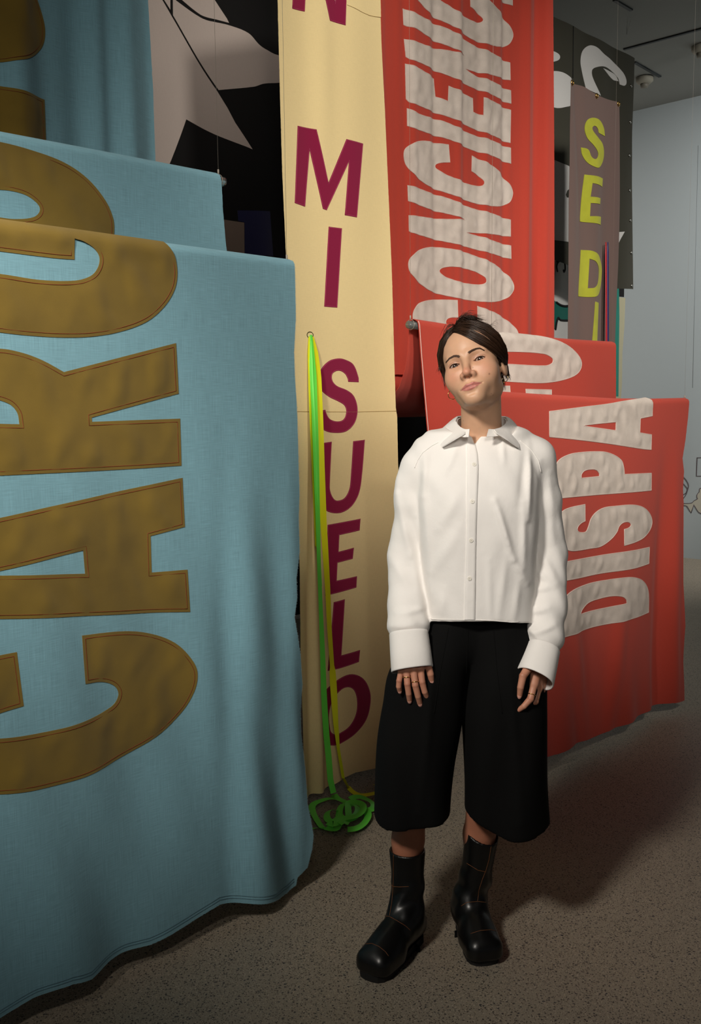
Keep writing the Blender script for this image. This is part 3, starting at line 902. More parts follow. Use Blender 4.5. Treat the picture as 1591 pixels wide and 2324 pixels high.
for x, y in ((406, 764), (625, 886), (826, 960)):
    cx, cy = 1200 + x / 4.069, y / 4.069
    c0 = bsh.xyz(to_sz([(cx, cy)], CW), 0.003)[0]
    e = MB(); e.tube([c0 + 0.011 * (math.cos(a) * D1 + math.sin(a) * np.array([0, 0, 1.0])) for a in np.linspace(0, 2 * math.pi, 15)[:-1]], 0.004, 6, True)
    e.build('eyelet', MAT['brass'], brown)
for mat_, x0, x1, nm, lb in (('red_ribbon', 713, 719, 'ribbon', 'thin red ribbon hanging in front of the brown banner'), ('blue_ribbon', 731, 733, 'ribbon', 'thin dark blue ribbon hanging beside the red one on the brown banner')):
    rb = MB()
    hang_ribbon(rb, [(1200 + (x0 + (x1 - x0) * t) / 4.069, 400 + (608 + 1000 * t) / 4.069) for t in np.linspace(0, 1, 6)], CW, 0.008, 0.15, lambda t: 0.012 + 0.02 * t)
    o = tag(rb.build(nm, MAT[mat_]), lb, 'ribbon')
    md = o.modifiers.new('thickness', 'SOLIDIFY'); md.thickness = 0.0006

# ------------------------------------------------------------------ dark olive banner with white shapes
CO = 3.35
osh = Sheet(CO, lambda s, z: 0.004 * np.sin(s * 17) + (0.010 * g(s, 5.9, 0.06) + 0.012 * g(s, 5.75, 0.03)) * ss(3.5 - z, 0, .5))
olv = tag(empty('hanging_banner', W3(5.7, CO, 1.5)), 'dark olive banner with white cut-out shapes hanging near the ceiling', 'banner')
EO = [(1100, -46), (1256, 37), (1350, 85), (1440, 132), (1438, 200), (1434, 300), (1434, 420), (1436, 540), (1438, 656), (1401, 655), (1380, 640), (1260, 590), (1100, 560)]
cloth('cloth', [(osh, to_sz(EO, CO))], MAT['olive_cloth'], olv, edge_step=0.03, step=0.03)
OL = dict(mat=MAT['white_cloth'], parent=olv, thick=0.002, step=0.04)
for fr_, t in (('K', '120,500 200,470 240,475~ 285,510~ 280,550~ 225,572 120,600'), ('K', '100,700 225,657~ 300,665~ 360,700~ 390,735~ 390,965~ 330,990~ 270,998~ 225,985~ 100,900'),
               ('K', '480,560~ 500,470~ 560,420~ 620,435~ 690,500~ 760,550~ 860,660~ 895,740~ 885,790~ 840,780 825,720~ 760,650~ 690,615~ 610,625~ 583,650~ 590,720~ 660,885 530,815 490,640~'),
               ('K', '683,632 730,650~ 800,690~ 830,750 780,735~'), ('K', '120,1450 245,1480 365,1535 400,1600 400,1720 350,1760 335,1800 345,1825 400,1830 400,2240 120,2200'),
               ('L', '780,520 880,512 840,590~ 808,665 780,700')):
    applique('patch', osh, [outline(fr_, t)], **OL)
st = MB()
for x, y in ((938, 795), (930, 1128), (922, 1437), (925, 1760), (932, 2037), (944, 2335), (948, 2640)):
    c0 = osh.xyz(to_sz([(1200 + x / 4.069, y / 4.069)], CO), 0.004)[0]
    b_ = MB(); b_.tube([c0 + NN * 0.004, c0 - NN * 0.003], [0.012, 0.009], 8)
    b_.build('snap_stud', MAT['steel'], olv)
sl = MB()
sl.tube(list(osh.xyz(to_sz([(1299.5, 60), (1299, 120), (1298.5, 178)], CO), 0.002)), 0.003, 4)
sl.build('seam', MAT['black_line'], olv)

# teal banner behind it, and a khaki strip
CT = 3.62
tsh = Sheet(CT, lambda s, z: 0.01 * np.sin(s * 15))
teal = tag(empty('hanging_banner', W3(5.8, CT, 1.0)), 'teal banner with white figure patches, seen between the red and brown banners', 'banner')
cloth('cloth', [(tsh, to_sz([(1180, 540), (1402, 560), (1402, 650), (1403, 720), (1402, 790), (1401, 900), (1180, 900)], CT))], MAT['teal'], teal, edge_step=0.03, step=0.035)
for t in ('150,800 240,772~ 300,755~ 400,780 400,1190 330,1197~ 280,1185~ 240,1160~ 150,1100', '150,1500 240,1400 260,1330 400,1330 400,1700 150,1700'):
    applique('patch', tsh, [outline('L', t)], mat=MAT['white_cloth'], parent=teal, thick=0.002, step=0.04)
for t, w in (('250,885 243,830~ 265,790~ 320,790~ 335,850~ 322,885~ 310,865', 0.006), ('240,1165 280,1190~ 330,1200~ 400,1195', 0.008), ('230,1420 255,1310~ 280,1330~ 400,1332', 0.008), ('240,790 300,752~ 400,775', 0.007)):
    ol = MB()
    ol.tube(list(tsh.xyz(to_sz(outline('L', t, False), CT), 0.003)), w, 4)
    ol.build('outline', MAT['black_line'], teal)
applique('patch', Sheet(CT + .02, None), [outline('L', '828,1000 880,1000 878,1116 828,1112')], mat=MAT['black_cloth'], parent=teal, thick=0.002, step=0.05)
CK = 3.75
ksh = Sheet(CK, lambda s, z: 0.008 * np.sin(s * 15))
kh = tag(empty('hanging_banner', W3(6.2, CK, 0.5)), 'khaki strip of cloth hanging farthest back beside the blue grey wall', 'banner')
cloth('cloth', [(ksh, to_sz([(1300, 660), (1418, 676), (1416, 740), (1412, 800), (1411, 870), (1408, 920), (1405, 1010), (1300, 1010)], CK))], MAT['khaki'], kh, edge_step=0.03, step=0.04)

# ------------------------------------------------------------------ black banner with pale shapes
CK2 = 3.3
ksh2 = Sheet(CK2, lambda s, z: 0.012 * np.sin(s * 14 + z) + 0.014 * g(s, 3.0, 0.06))
blk = tag(empty('hanging_banner', W3(3.0, CK2, 0.6)), 'black banner with large pale grey patches behind the blue and cream banners', 'banner')
sa, sb = sz(200, 300, CK2)[0], sz(985, 1000, CK2)[0]
zb = sz(675, 1395, CK2)[1]
cloth('cloth', [(ksh2, np.array([(sa, zb), (sb, zb), (sb, 3.6), (sa, 3.6)]))], MAT['black_cloth'], blk, edge_step=0.03, step=0.035)
for t, mt in (('-120,-160 60,-100 210,145 620,770 700,915 760,1045 895,1275 340,1018 150,1500 -120,1480', 'pale_cloth'),
              ('255,10 480,142~ 540,168~ 600,184~ 700,215~ 860,290~ 950,380~ 1010,415~ 1200,470 1200,690 1000,715~ 900,745~ 632,763 222,135 222,-60 232,-10', 'pale_cloth'),
              ('295,-10 480,118~ 540,143~ 600,160~ 706,197 690,160 590,-15 560,-100 270,-100', 'pale_cloth'), ('60,-160 198,-100 198,90 130,-10', 'pale_cloth'),
              ('600,1850 835,1895 840,2180 600,2160', 'taupe'), ('785,1790 1050,1800 1080,2180 842,2170 838,1893 790,1880', 'navy')):
    applique('patch', ksh2, [outline('M', t)], mat=MAT[mt], parent=blk, thick=0.002, step=0.04)

# ------------------------------------------------------------------ hanging rails and wires
def rail(sheet, s0, s1, label, wires, r=0.0155, mat='acrylic', slope=None):
    zt = sheet.ztop
    base = W3((s0 + s1) / 2, sheet.c + sheet.rr, zt((s0 + s1) / 2) - sheet.rr)
    t = tag(empty('hanging_rail', base), label, 'rail', 'rails the draped banners hang over')
    mb = MB()
    mb.tube([W3(s, sheet.c + sheet.rr, float(zt(s)) - sheet.rr) for s in np.linspace(s0, s1, 9)], r - 0.001, 16)
    mb.build('tube', MAT[mat], t)
    for s in wires:
        w = MB(); w.tube([W3(s, sheet.c + sheet.rr, float(zt(s)) - 0.004), W3(s, sheet.c + sheet.rr, CH)], 0.0005 if s < 3.2 else 0.00025, 4)
        w.build('wire', MAT['wire'], t)
    s = wires[-1]
    e = MB()
    e.tube([W3(s, sheet.c + sheet.rr, float(zt(s)) - sheet.rr) + 0.019 * (math.cos(a) * NN + math.sin(a) * np.array([0, 0, 1.0])) for a in np.linspace(0, 6.283, 17)[:-1]], 0.001, 4, True)
    e.tube([W3(s, sheet.c + sheet.rr, float(zt(s)) - 0.004), W3(s, sheet.c + sheet.rr, float(zt(s)) + 0.012)], 0.003, 6)
    e.build('wire_loop', MAT['wire'], t)


rail(b1, 0.62, 1.905, 'clear rail under the front fold of the blue banner', (0.7, 1.897))
rail(b2, 0.75, 1.935, 'clear rail under the rear fold of the blue banner', (0.85, 1.915))
rail(r1, 2.83, 4.335, 'rail under the front fold of the red banner', (sz(1118, 300, 2.022)[0], 4.33))
rail(r2, 2.81, 4.34, 'rail under the rear fold of the red banner', (4.33, 2.822))

# ------------------------------------------------------------------ ceiling fittings and wall drawing
def on_ceil(px, py): return pz(px, py, CH - 0.004)


for i, (a, b) in enumerate((((1394, 0), (1433, 23)), ((1416, 112), (1600, 63)), ((1440, 141), (1498, 174)))):
    mb = MB(); p, q = on_ceil(*a), on_ceil(*b)
    d = q - p; l = np.linalg.norm(d); d /= l
    mb.box((p + q) / 2, (d, np.cross((0, 0, 1), d), (0, 0, 1)), (l / 2, 0.012, 0.006))
    tag(mb.build('trim_%d' % (i + 1), MAT['slot'], None, False), kind='structure')
for (x, y), lb in (((1463, 176), 'small round ceiling detector beside the dark olive banner'), ((1591, 105), 'round ceiling detector at the right edge of the picture')):
    p = on_ceil(x, y)
    t = tag(empty('ceiling_detector', p), lb, 'detector', 'ceiling detectors')
    mb = MB(); mb.tube([p, p - np.array([0, 0, 0.03]), p - np.array([0, 0, 0.05])], [0.07, 0.07, 0.05], 20); mb.build('base', plain('detector_plastic', (150, 146, 132), 0.6), t)
    mb = MB(); mb.tube([p - np.array([0, 0, 0.05]), p - np.array([0, 0, 0.08])], [0.035, 0.03], 14); mb.build('sensor', plain('detector_sensor', (120, 116, 104), 0.5), t)
p = on_ceil(1424, 42)
hw = MB(); hw.tube([p, pz(1422, 78, 3.75)], 0.0012, 4); hw.tube([pz(1422, 78, 3.75), p + np.array([0.03, 0.02, 0])], 0.0008, 4)
tag(hw.build('hanging_wire', MAT['steel']), 'loose bright wire hanging from the ceiling above the dark olive banner', 'wire')


def on_wall(px, py, off=0.004): return on_plane(px, py, BW - off, D1)


dr = MB()
for t, cl in (('370,745 420,800~ 455,880~ 440,960~ 410,1040~ 365,1105', 0), ('362,850 400,890~ 435,940~ 410,1010~ 362,1040', 0), ('661,425 597,425 587,728 661,730', 0),
              ('355,1180 420,1183~ 510,1172~ 545,1140~ 610,1105 595,1080 600,1030~ 635,990 640,935 661,930 700,925', 0), ('370,1215 420,1222~ 498,1338 545,1200 620,1320~ 661,1345 720,1340', 0)):
    dr.tube([on_wall(x, y, .001) for x, y in outline('V', t, False)], 0.0042, 5)
dr.build('wall_drawing', plain('drawing_line', (84, 74, 78), 0.9), wall_back)
fl = MB()
poly = [(1552, 1147), (1560, 1148), (1569, 1164), (1575, 1145), (1584, 1161), (1591, 1165), (1600, 1160), (1600, 1109), (1588, 1109), (1587, 1116), (1582, 1122), (1583, 1132), (1575, 1137), (1570, 1141), (1552, 1143)]
P3 = [on_wall(x, y, 0.003) for x, y in poly]
fl.add(P3 + [p + D1 * 0.002 for p in P3], [tuple(range(len(P3)))])
fl.build('drawing_fill', plain('drawing_fill', (170, 166, 152), 0.9), wall_back, False)
ws = MB(); ws.tube([on_wall(1585, 330, 0.0), on_wall(1572, 880, 0.0)], 0.002, 4); ws.build('panel_joint', plain('joint', (138, 146, 149), 0.9), wall_back)

# ====================================================================== the woman
# distance fields sampled on grids and turned into surfaces
def gridaxes(lo, hi, h):
    ax = [np.arange(lo[i], hi[i] + h, h, dtype=np.float32) for i in range(3)]
    return ax, ax[0][:, None, None], ax[1][None, :, None], ax[2][None, None, :]


def cap(x, y, z, a, b, ra, rb, sy=1.0):
    a, b = np.asarray(a, float), np.asarray(b, float)
    ba = b - a
    px, py, pz_ = x - a[0], (y - a[1]) / sy, z - a[2]
    by = ba[1] / sy
    L2 = ba[0]**2 + by**2 + ba[2]**2 + 1e-12
    h = np.clip((px * ba[0] + py * by + pz_ * ba[2]) / L2, 0, 1)
    return np.sqrt((px - h * ba[0])**2 + (py - h * by)**2 + (pz_ - h * ba[2])**2) - (ra + (rb - ra) * h)


def chain(x, y, z, pts, rads, k=0.004, sy=1.0):
    d = None
    for i in range(len(pts) - 1):
        e = cap(x, y, z, pts[i], pts[i + 1], rads[i], rads[i + 1], sy)
        d = e if d is None else smin(d, e, k)
    return d


def ell(x, y, z, c, r):
    px, py, pz_ = (x - c[0]) / r[0], (y - c[1]) / r[1], (z - c[2]) / r[2]
    k0 = np.sqrt(px**2 + py**2 + pz_**2)
    k1 = np.sqrt((px / r[0])**2 + (py / r[1])**2 + (pz_ / r[2])**2) + 1e-9
    return k0 * (k0 - 1) / k1


def smin(a, b, k):
    h = np.clip(0.5 + 0.5 * (b - a) / k, 0, 1)
    return b + (a - b) * h - k * h * (1 - h)


def smax(a, b, k): return -smin(-a, -b, k)


def surface_nets(F, ax):
    F = np.ascontiguousarray(F, dtype=np.float32)
    F[F == 0] = 1e-9
    S = F < 0
    nx, ny, nz = F.shape
    c = S[:-1, :-1, :-1].astype(np.int8)
    tot = np.zeros((nx-1, ny-1, nz-1), np.int8)
    for i in (0, 1):
        for j in (0, 1):
            for k in (0, 1):
                tot += S[i:nx-1+i, j:ny-1+j, k:nz-1+k]
    I, J, K = np.nonzero((tot > 0) & (tot < 8))
    idx = -np.ones(tot.shape, np.int32)
    idx[I, J, K] = np.arange(len(I))
    acc = np.zeros((len(I), 3)); cnt = np.zeros(len(I))
    corners = [(i, j, k) for i in (0, 1) for j in (0, 1) for k in (0, 1)]
    for a in corners:
        for b in corners:
            if sum(b) - sum(a) != 1 or sum(abs(p - q) for p, q in zip(a, b)) != 1: continue
            va = F[I + a[0], J + a[1], K + a[2]]; vb = F[I + b[0], J + b[1], K + b[2]]
            m_ = (va < 0) != (vb < 0)
            t = np.where(m_, va / np.where(m_, va - vb, 1), 0)
            for d in range(3):
                acc[:, d] += np.where(m_, a[d] + t * (b[d] - a[d]), 0)
            cnt += m_
    acc /= cnt[:, None]
    h = ax[0][1] - ax[0][0]
    V = np.stack([ax[0][I], ax[1][J], ax[2][K]], 1) + acc * h
    quads = []
    # edges along x
    for axis in range(3):
        A = np.moveaxis(S, axis, 0); Ix = np.moveaxis(idx, axis, 0)
        e = A[:-1, 1:-1, 1:-1] != A[1:, 1:-1, 1:-1]
        i, j, k = np.nonzero(e)
        j1, k1 = j + 1, k + 1
        q = np.stack([Ix[i, j1-1, k1-1], Ix[i, j1, k1-1], Ix[i, j1, k1], Ix[i, j1-1, k1]], 1)
        flip = ~A[i, j1, k1]
        if axis == 1: flip = ~flip
        q[flip] = q[flip][:, ::-1]
        quads.append(q)
    Q = np.concatenate(quads)
    Q = Q[(Q >= 0).all(1)]
    return V, Q


def relax(V, Q, it=1, lam=0.5):
    for _ in range(it):
        acc = np.zeros_like(V); cnt = np.zeros(len(V))
        for a in range(4):
            b = (a + 1) % 4
            np.add.at(acc, Q[:, a], V[Q[:, b]]); np.add.at(cnt, Q[:, a], 1)
            np.add.at(acc, Q[:, b], V[Q[:, a]]); np.add.at(cnt, Q[:, b], 1)
        V = V + lam * (acc / np.maximum(cnt, 1)[:, None] - V)
    return V


def mesh_sdf(fn, lo, hi, h, it=1):
    ax, x, y, z = gridaxes(lo, hi, h)
    F = fn(x, y, z) + 0 * (x + y + z)
    V, Q = surface_nets(F, ax)
    return relax(V, Q, it), Q


class Surf:
    """finds points on built surfaces where the camera sees them"""
    def __init__(self, V, Q):
        self.t = BVHTree.FromPolygons([tuple(v) for v in V], [tuple(int(i) for i in q) for q in Q])

    def hit(self, px, py, lift=0.0):
        d = ray(px, py); d = d / np.linalg.norm(d)
        p, n, i, t = self.t.ray_cast(Vector(CAM), Vector(d))
        if p is None: return None, None
        n = np.array(n)
        if n @ d > 0: n = -n
        return np.array(p) + n * lift, n

    def line(self, pts, step=4, lift=0.0):
        P = resample(np.array(pts, float), step, False)
        out = [self.hit(x, y, lift)[0] for x, y in P]
        return [p for p in out if p is not None]


def rotm(a, b, c):
    ca, sa, cb, sb, cc, sc = math.cos(a), math.sin(a), math.cos(b), math.sin(b), math.cos(c), math.sin(c)
    return np.array([[ca, -sa, 0], [sa, ca, 0], [0, 0, 1]]) @ np.array([[1, 0, 0], [0, cb, -sb], [0, sb, cb]]) @ np.array([[cc, 0, sc], [0, 1, 0], [-sc, 0, cc]])


# ---------------------------------------------------------------- head
HS = 1.04
HR = rotm(math.radians(-22.5), math.radians(-15.2), math.radians(-15.5))
HC_ = np.array([0.3243, 2.5168, 1.5373])


def h2w(p): return HC_ + HS * (np.asarray(p) @ HR.T)
def w2h(p): return ((np.asarray(p) - HC_) @ HR) / HS


EYE = (0.0315, -0.0685, 0.0)
neck_top = (0, 0.018, -0.05)
neck_base = w2h(pt(1093, 985, 2.545))
chest_c = w2h(pt(1084, 1046, 2.535))


def head_fn(x, y, z):
    X = np.abs(x)
    d = ell(x, y, z, (0, .012, .040), (.0695, .092, .078))
    d = smin(d, ell(x, y, z, (0, -.040, .043), (.056, .048, .050)), .03)
    d = smin(d, ell(x, y, z, (0, -.020, -.020), (.0585, .066, .083)), .03)
    d = smin(d, cap(X, y, z, (.037, .0, -.055), (.009, -.066, -.088), .0190, .0165), .028)
    d = smin(d, ell(x, y, z, (0, -.078, -.0925), (.019, .016, .0155)), .014)
    d = smin(d, ell(X, y, z, (.036, -.056, -.028), (.028, .027, .030)), .028)
    d = smin(d, cap(X, y, z, (.010, -.084, .017), (.040, -.070, .020), .008, .007), .012)
    # eye sockets and lids
    d = smax(d, -ell(X, y, z, (.0305, -.095, .002), (.019, .0155, .0125)), .012)
    d = smin(d, ell(X, y, z, EYE, (.0150, .0138, .0132)), .005)
    # nose
    d = smin(d, cap(x, y, z, (0, -.083, .012), (0, -.1025, -.030), .0065, .0088), .011)
    d = smin(d, ell(x, y, z, (0, -.1045, -.0345), (.0098, .0095, .0088)), .006)
    d = smin(d, ell(X, y, z, (.0125, -.0945, -.0375), (.0076, .0100, .0078)), .006)
    d = smax(d, -ell(X, y, z, (.0078, -.0990, -.0458), (.0040, .0058, .0044)), .0025)
    # mouth
    sm = 0.0022 * np.clip(x / 0.025, -1, 1)
    z2 = z - sm
    d = smin(d, ell(x, y, z2, (0, -.074, -.066), (.033, .022, .024)), .018)
    d = smin(d, chain(X, y, z2, [(0, -.0966, -.0626), (.008, -.0962, -.0615), (.027, -.0845, -.0652)], [.0033, .0034, .0010], .002), .0030)
    d = smin(d, chain(X, y, z2, [(0, -.0955, -.0720), (.012, -.0935, -.0711), (.025, -.0845, -.0665)], [.0043, .0040, .0009], .002), .0030)
    d = smax(d, -chain(X, y, z2, [(0, -.1015, -.0670), (.011, -.0990, -.0663), (.0285, -.0860, -.0652)], [.0014, .0012, .0010], .001), .0025)
    d = smax(d, -ell(x, y, z2, (0, -.101, -.0835), (.016, .008, .005)), .006)
    # ears
    e = ell(X - .12 * (y - .012), y, z + .15 * (y - .01), (.0690, .012, .001), (.0075, .0175, .028))
    e = smax(e, -ell(X, y, z, (.0800, .006, .007), (.0085, .0100, .016)), .004)
    d = smin(d, e, .006)
    # neck and upper chest
    n = cap(x, y, z, neck_top, neck_base, .049, .051)
    d = smin(d, n, .012)
    d = smin(d, ell(x, y, z, tuple(chest_c), (.085, .052, .045)), .04)
    # eye openings
    u = X - EYE[0]; v = z - EYE[2] - np.where(x > 0, .10, -.05) * u + .0006
    w = .0150
    op = np.maximum(v - .0038 * (1 - (u / w)**2), -v - .0044 * (1 - (u / w)**2)) * .8
    op = np.maximum(op, y + .066)
    rad = np.sqrt((X - EYE[0])**2 + (y - EYE[1])**2 + (z - EYE[2])**2)
    d = np.maximum(d, -np.maximum(op, .0118 - rad))
    return d


Vh, Qh = mesh_sdf(head_fn, (-.105, -.125, -.23), (.12, .125, .135), .00155, 1)
# colour of the skin and some shade painted into it, local coordinates
x, y, z = Vh.T
skin = np.tile(np.array(s2l((208, 163, 132))), (len(Vh), 1))


def blend(mask, rgb):
    global skin
    skin = skin * (1 - mask[:, None]) + np.array(s2l(rgb))[None] * mask[:, None]


blend(.35 * np.exp(-((np.abs(x) - .040) / .022)**2 - ((z + .028) / .020)**2) * (y < -.03), (208, 128, 104))
blend(.5 * np.exp(-((x) / .016)**2 - ((z + .034) / .012)**2) * (y < -.09), (206, 122, 100))
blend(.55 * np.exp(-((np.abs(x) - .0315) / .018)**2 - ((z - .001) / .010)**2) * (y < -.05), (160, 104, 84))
z2 = z - .0022 * np.clip(x / .025, -1, 1)
ax_ = np.abs(x)
ue, ve = np.abs(x) - EYE[0], z - np.where(x > 0, .10, -.05) * (np.abs(x) - EYE[0])
blend(.55 * np.exp(-((ve - .0088 * (1 - (ue / .021)**2)) / .0010)**2) * ss(.018 - np.abs(ue), 0, .006) * (y < -.05), (104, 62, 48))  # shade of the upper lid crease, painted into the skin colour
blend(.5 * np.exp(-((ve + .0052 * (1 - (ue / .018)**2)) / .0011)**2) * ss(.017 - np.abs(ue), 0, .005) * (y < -.05), (120, 74, 60))
upl = -.0586 - .0015 * np.exp(-(x / .004)**2) - .0078 * (ax_ / .028)**2
lol = -.0772 + .0122 * (ax_ / .028)**2
lip = ss(upl - z2, -.0006, .0014) * ss(z2 - lol, -.0008, .0018) * ss(.0285 - ax_, 0, .002) * (y < -.075)
blend(.85 * lip, (184, 106, 102))
blend(.8 * np.exp(-((z2 + .0664) / .0009)**2) * (ax_ < .0275) * (y < -.078), (96, 44, 40))  # painted shade where the lips meet
blend(.9 * np.exp(-((ax_ - .0078) / .0026)**2 - ((z + .0440) / .0026)**2) * (y < -.085), (60, 28, 22))  # nostril darkness painted into the colour
for mx, my in ((1110.5, 848), (1115, 893), (1073.5, 834)):
    pass
VhW = h2w(Vh)
SH = Surf(VhW, Qh)
for mx, my, r in ((1110.5, 848.5, .0020), (1115, 893, .0013), (1073.5, 834.5, .0012), (1052, 955, .0012), (1119, 897, .001)):
    p, n = SH.hit(mx, my)
    if p is not None:
        blend(.75 * np.exp(-(np.linalg.norm(VhW - p, axis=1) / r)**2), (92, 52, 36))

# ---------------------------------------------------------------- hands, arms, legs, trunk (the trunk is under the clothes)
def P3_(l): return [pt(a, b, c + HDY) for a, b, c in l]


HDY = .012
HR_F = [([(911, 1519, 2.392), (906, 1545, 2.386), (905, 1558, 2.387), (907, 1568, 2.394)], [.0080, .0073, .0069, .0060]),
        ([(922, 1519, 2.386), (924.5, 1552, 2.376), (927.5, 1574, 2.380), (929.5, 1590, 2.390)], [.0088, .0080, .0075, .0065]),
        ([(938, 1517, 2.384), (942.5, 1555, 2.372), (948.5, 1580, 2.376), (953, 1597, 2.386)], [.0092, .0083, .0077, .0067]),
        ([(954, 1516, 2.388), (958, 1548, 2.378), (964, 1570, 2.380), (969.5, 1583, 2.390)], [.0090, .0082, .0075, .0065]),
        ([(958, 1488, 2.400), (972, 1512, 2.392), (977, 1530, 2.390), (979.5, 1545, 2.394)], [.0110, .0094, .0088, .0070])]
HL_F = [([(1212, 1552, 2.400), (1204, 1586, 2.384), (1189, 1603, 2.382), (1178, 1611, 2.388)], [.0100, .0088, .0074, .0060]),
        ([(1222, 1560, 2.418), (1215, 1592, 2.404), (1196, 1602, 2.402), (1182, 1599, 2.408)], [.0098, .0086, .0074, .0060]),
        ([(1231, 1560, 2.438), (1224, 1586, 2.424), (1207, 1596, 2.424), (1194, 1596, 2.428)], [.0094, .0082, .0070, .0058]),
        ([(1237, 1554, 2.456), (1232, 1576, 2.444), (1218, 1588, 2.444), (1206, 1590, 2.446)], [.0086, .0074, .0064, .0054]),
        ([(1204, 1508, 2.400), (1187, 1534, 2.378), (1181.5, 1560, 2.372), (1179, 1579, 2.376)], [.0120, .0096, .0085, .0064])]
WR, WL_ = pt(934, 1455, 2.425), pt(1222, 1490, 2.435)


def hand_fn(F, wrist, elbow):
    def fn(x, y, z):
        d = cap(x, y, z, elbow, wrist, .028, .022)
        palm = None
        for i, (p, r) in enumerate(F):
            P_ = P3_(p)
            if i < 4:
                m_ = cap(x, y, z, wrist, P_[0], .018, r[0] + .002)
                palm = m_ if palm is None else smin(palm, m_, .010)
        d = smin(d, palm, .012)
        fing = None
        for i, (p, r) in enumerate(F):
            P_ = P3_(p)
            f = chain(x, y, z, P_, r, .0008)
            f = smin(f, cap(x, y, z, P_[1], P_[1], r[1] + .0002, r[1] + .0002), .001)   # knuckle
            fing = f if fing is None else smin(fing, f, .0016)
            if i == 4:
                d = smin(d, cap(x, y, z, wrist, P_[0], .016, r[0]), .012)
        return smin(d, fing, .005)
    return fn


ELR, ELL_ = pt(921, 1262, 2.56), pt(1246, 1255, 2.57)
FOR, FOL = pt(928, 1385, 2.50), pt(1242, 1400, 2.505)


def bounds(F, w):
    A = np.concatenate([P3_(p) for p, r in F] + [[w]])
    return A.min(0) - .03, A.max(0) + .03


parts = [(VhW, Qh, skin)]
SK = np.array(s2l((196, 138, 112)))
hand_surfs = []
for F, w, e in ((HR_F, WR, FOR), (HL_F, WL_, FOL)):
    lo, hi = bounds(F, w)
    V, Q = mesh_sdf(hand_fn(F, w, e), lo, hi, .0013, 1)
    c = np.tile(SK, (len(V), 1))
    for i, (p, r) in enumerate(F):                  # redder knuckles and fingertips
        for j, a in ((1, .35), (3, .35)):
            k = a * np.exp(-(np.linalg.norm(V - P3_(p)[j], axis=1) / .008)**2)
            c = c * (1 - k[:, None]) + np.array(s2l((186, 104, 84))) * k[:, None]
        q = P3_(p)
        for t in (-.12, 0.0, .12):                  # creases at the middle joint
            ctr = q[1] + (q[2] - q[1]) * t * 1.0
            axd = (q[2] - q[0]); axd /= np.linalg.norm(axd)
            dd = V - ctr
            k = .35 * np.exp(-((dd @ axd) / .0007)**2) * (np.linalg.norm(dd, axis=1) < .011)
            c = c * (1 - k[:, None]) + np.array(s2l((140, 84, 66))) * k[:, None]
    parts.append((V, Q, c))
    hand_surfs.append(Surf(V, Q))


def body_fn(x, y, z):
    # trunk, arms and legs
    d = cap(x, y, z, pt(1086, 1090, 2.545), pt(1086, 1390, 2.54), .080, .080, .8)
    d = smin(d, cap(x, y, z, pt(1045, 1450, 2.53), pt(1125, 1450, 2.53), .072, .072, .85), .02)
    d = smin(d, cap(x, y, z, pt(990, 1066, 2.555), pt(1195, 1058, 2.555), .034, .034), .03)
    for S_, E_, M_, W_ in ((pt(970, 1070, 2.555), ELR, FOR, WR), (pt(1213, 1060, 2.555), ELL_, FOL, WL_)):
        d = smin(d, chain(x, y, z, [S_, E_, M_, W_], [.034, .032, .029, .020], .01), .02)
    for H_, K_, A_ in ((pt(1030, 1470, 2.53), pt(936, 1800, 2.49), pt(914, 2060, 2.50)), (pt(1140, 1470, 2.53), pt(1102, 1790, 2.49), pt(1072, 2040, 2.56))):
        mid = K_ + (A_ - K_) * .42 + np.array([0, .012, 0])
        d = smin(d, chain(x, y, z, [H_, K_, mid, A_], [.062, .048, .041, .030], .02), .012)
    return d


V, Q = mesh_sdf(body_fn, (.03, 2.33, .10), (.66, 2.72, 1.40), .006, 1)
# leave out what the finer head and hand surfaces already cover
parts.append((V, Q, np.tile(np.array(s2l((176, 116, 90))), (len(V), 1))))
k = 0; VV, QQ, CC = [], [], []
for V, Q, c in parts:
    VV.append(V); QQ.append(Q + k); CC.append(c); k += len(V)


def skin_mat():
    m, nt, b = new_mat('skin')
    a = nt.nodes.new('ShaderNodeAttribute'); a.attribute_name = 'Col'
    co = nt.nodes.new('ShaderNodeTexCoord')
    no = nt.nodes.new('ShaderNodeTexNoise'); no.inputs['Scale'].default_value = 260; no.inputs['Detail'].default_value = 3
    nt.links.new(co.outputs['Object'], no.inputs['Vector'])
    n2 = nt.nodes.new('ShaderNodeTexNoise'); n2.inputs['Scale'].default_value = 45; n2.inputs['Detail'].default_value = 4
    nt.links.new(co.outputs['Object'], n2.inputs['Vector'])
    r = nt.nodes.new('ShaderNodeMapRange'); r.inputs['To Min'].default_value = .9; r.inputs['To Max'].default_value = 1.08
    nt.links.new(n2.outputs['Fac'], r.inputs['Value'])
    vm = nt.nodes.new('ShaderNodeVectorMath'); vm.operation = 'SCALE'
    nt.links.new(a.outputs['Color'], vm.inputs[0]); nt.links.new(r.outputs[0], vm.inputs['Scale'])
    nt.links.new(vm.outputs[0], b.inputs['Base Color'])
    bu = nt.nodes.new('ShaderNodeBump'); bu.inputs['Strength'].default_value = .12; bu.inputs['Distance'].default_value = .0006
    nt.links.new(no.outputs['Fac'], bu.inputs['Height']); nt.links.new(bu.outputs['Normal'], b.inputs['Normal'])
    b.inputs['Roughness'].default_value = .45
    b.inputs['Specular IOR Level'].default_value = .4
    b.inputs['Subsurface Weight'].default_value = .12
    b.inputs['Subsurface Radius'].default_value = (.010, .004, .002)
    b.inputs['Subsurface Scale'].default_value = .5
    return m


MAT['skin'] = skin_mat()
person = mesh_obj('person', np.concatenate(VV), np.concatenate(QQ), MAT['skin'], None, True, None, np.concatenate(CC))
tag(person, 'woman in white shirt, black culottes and black boots standing with arms hanging', 'person')

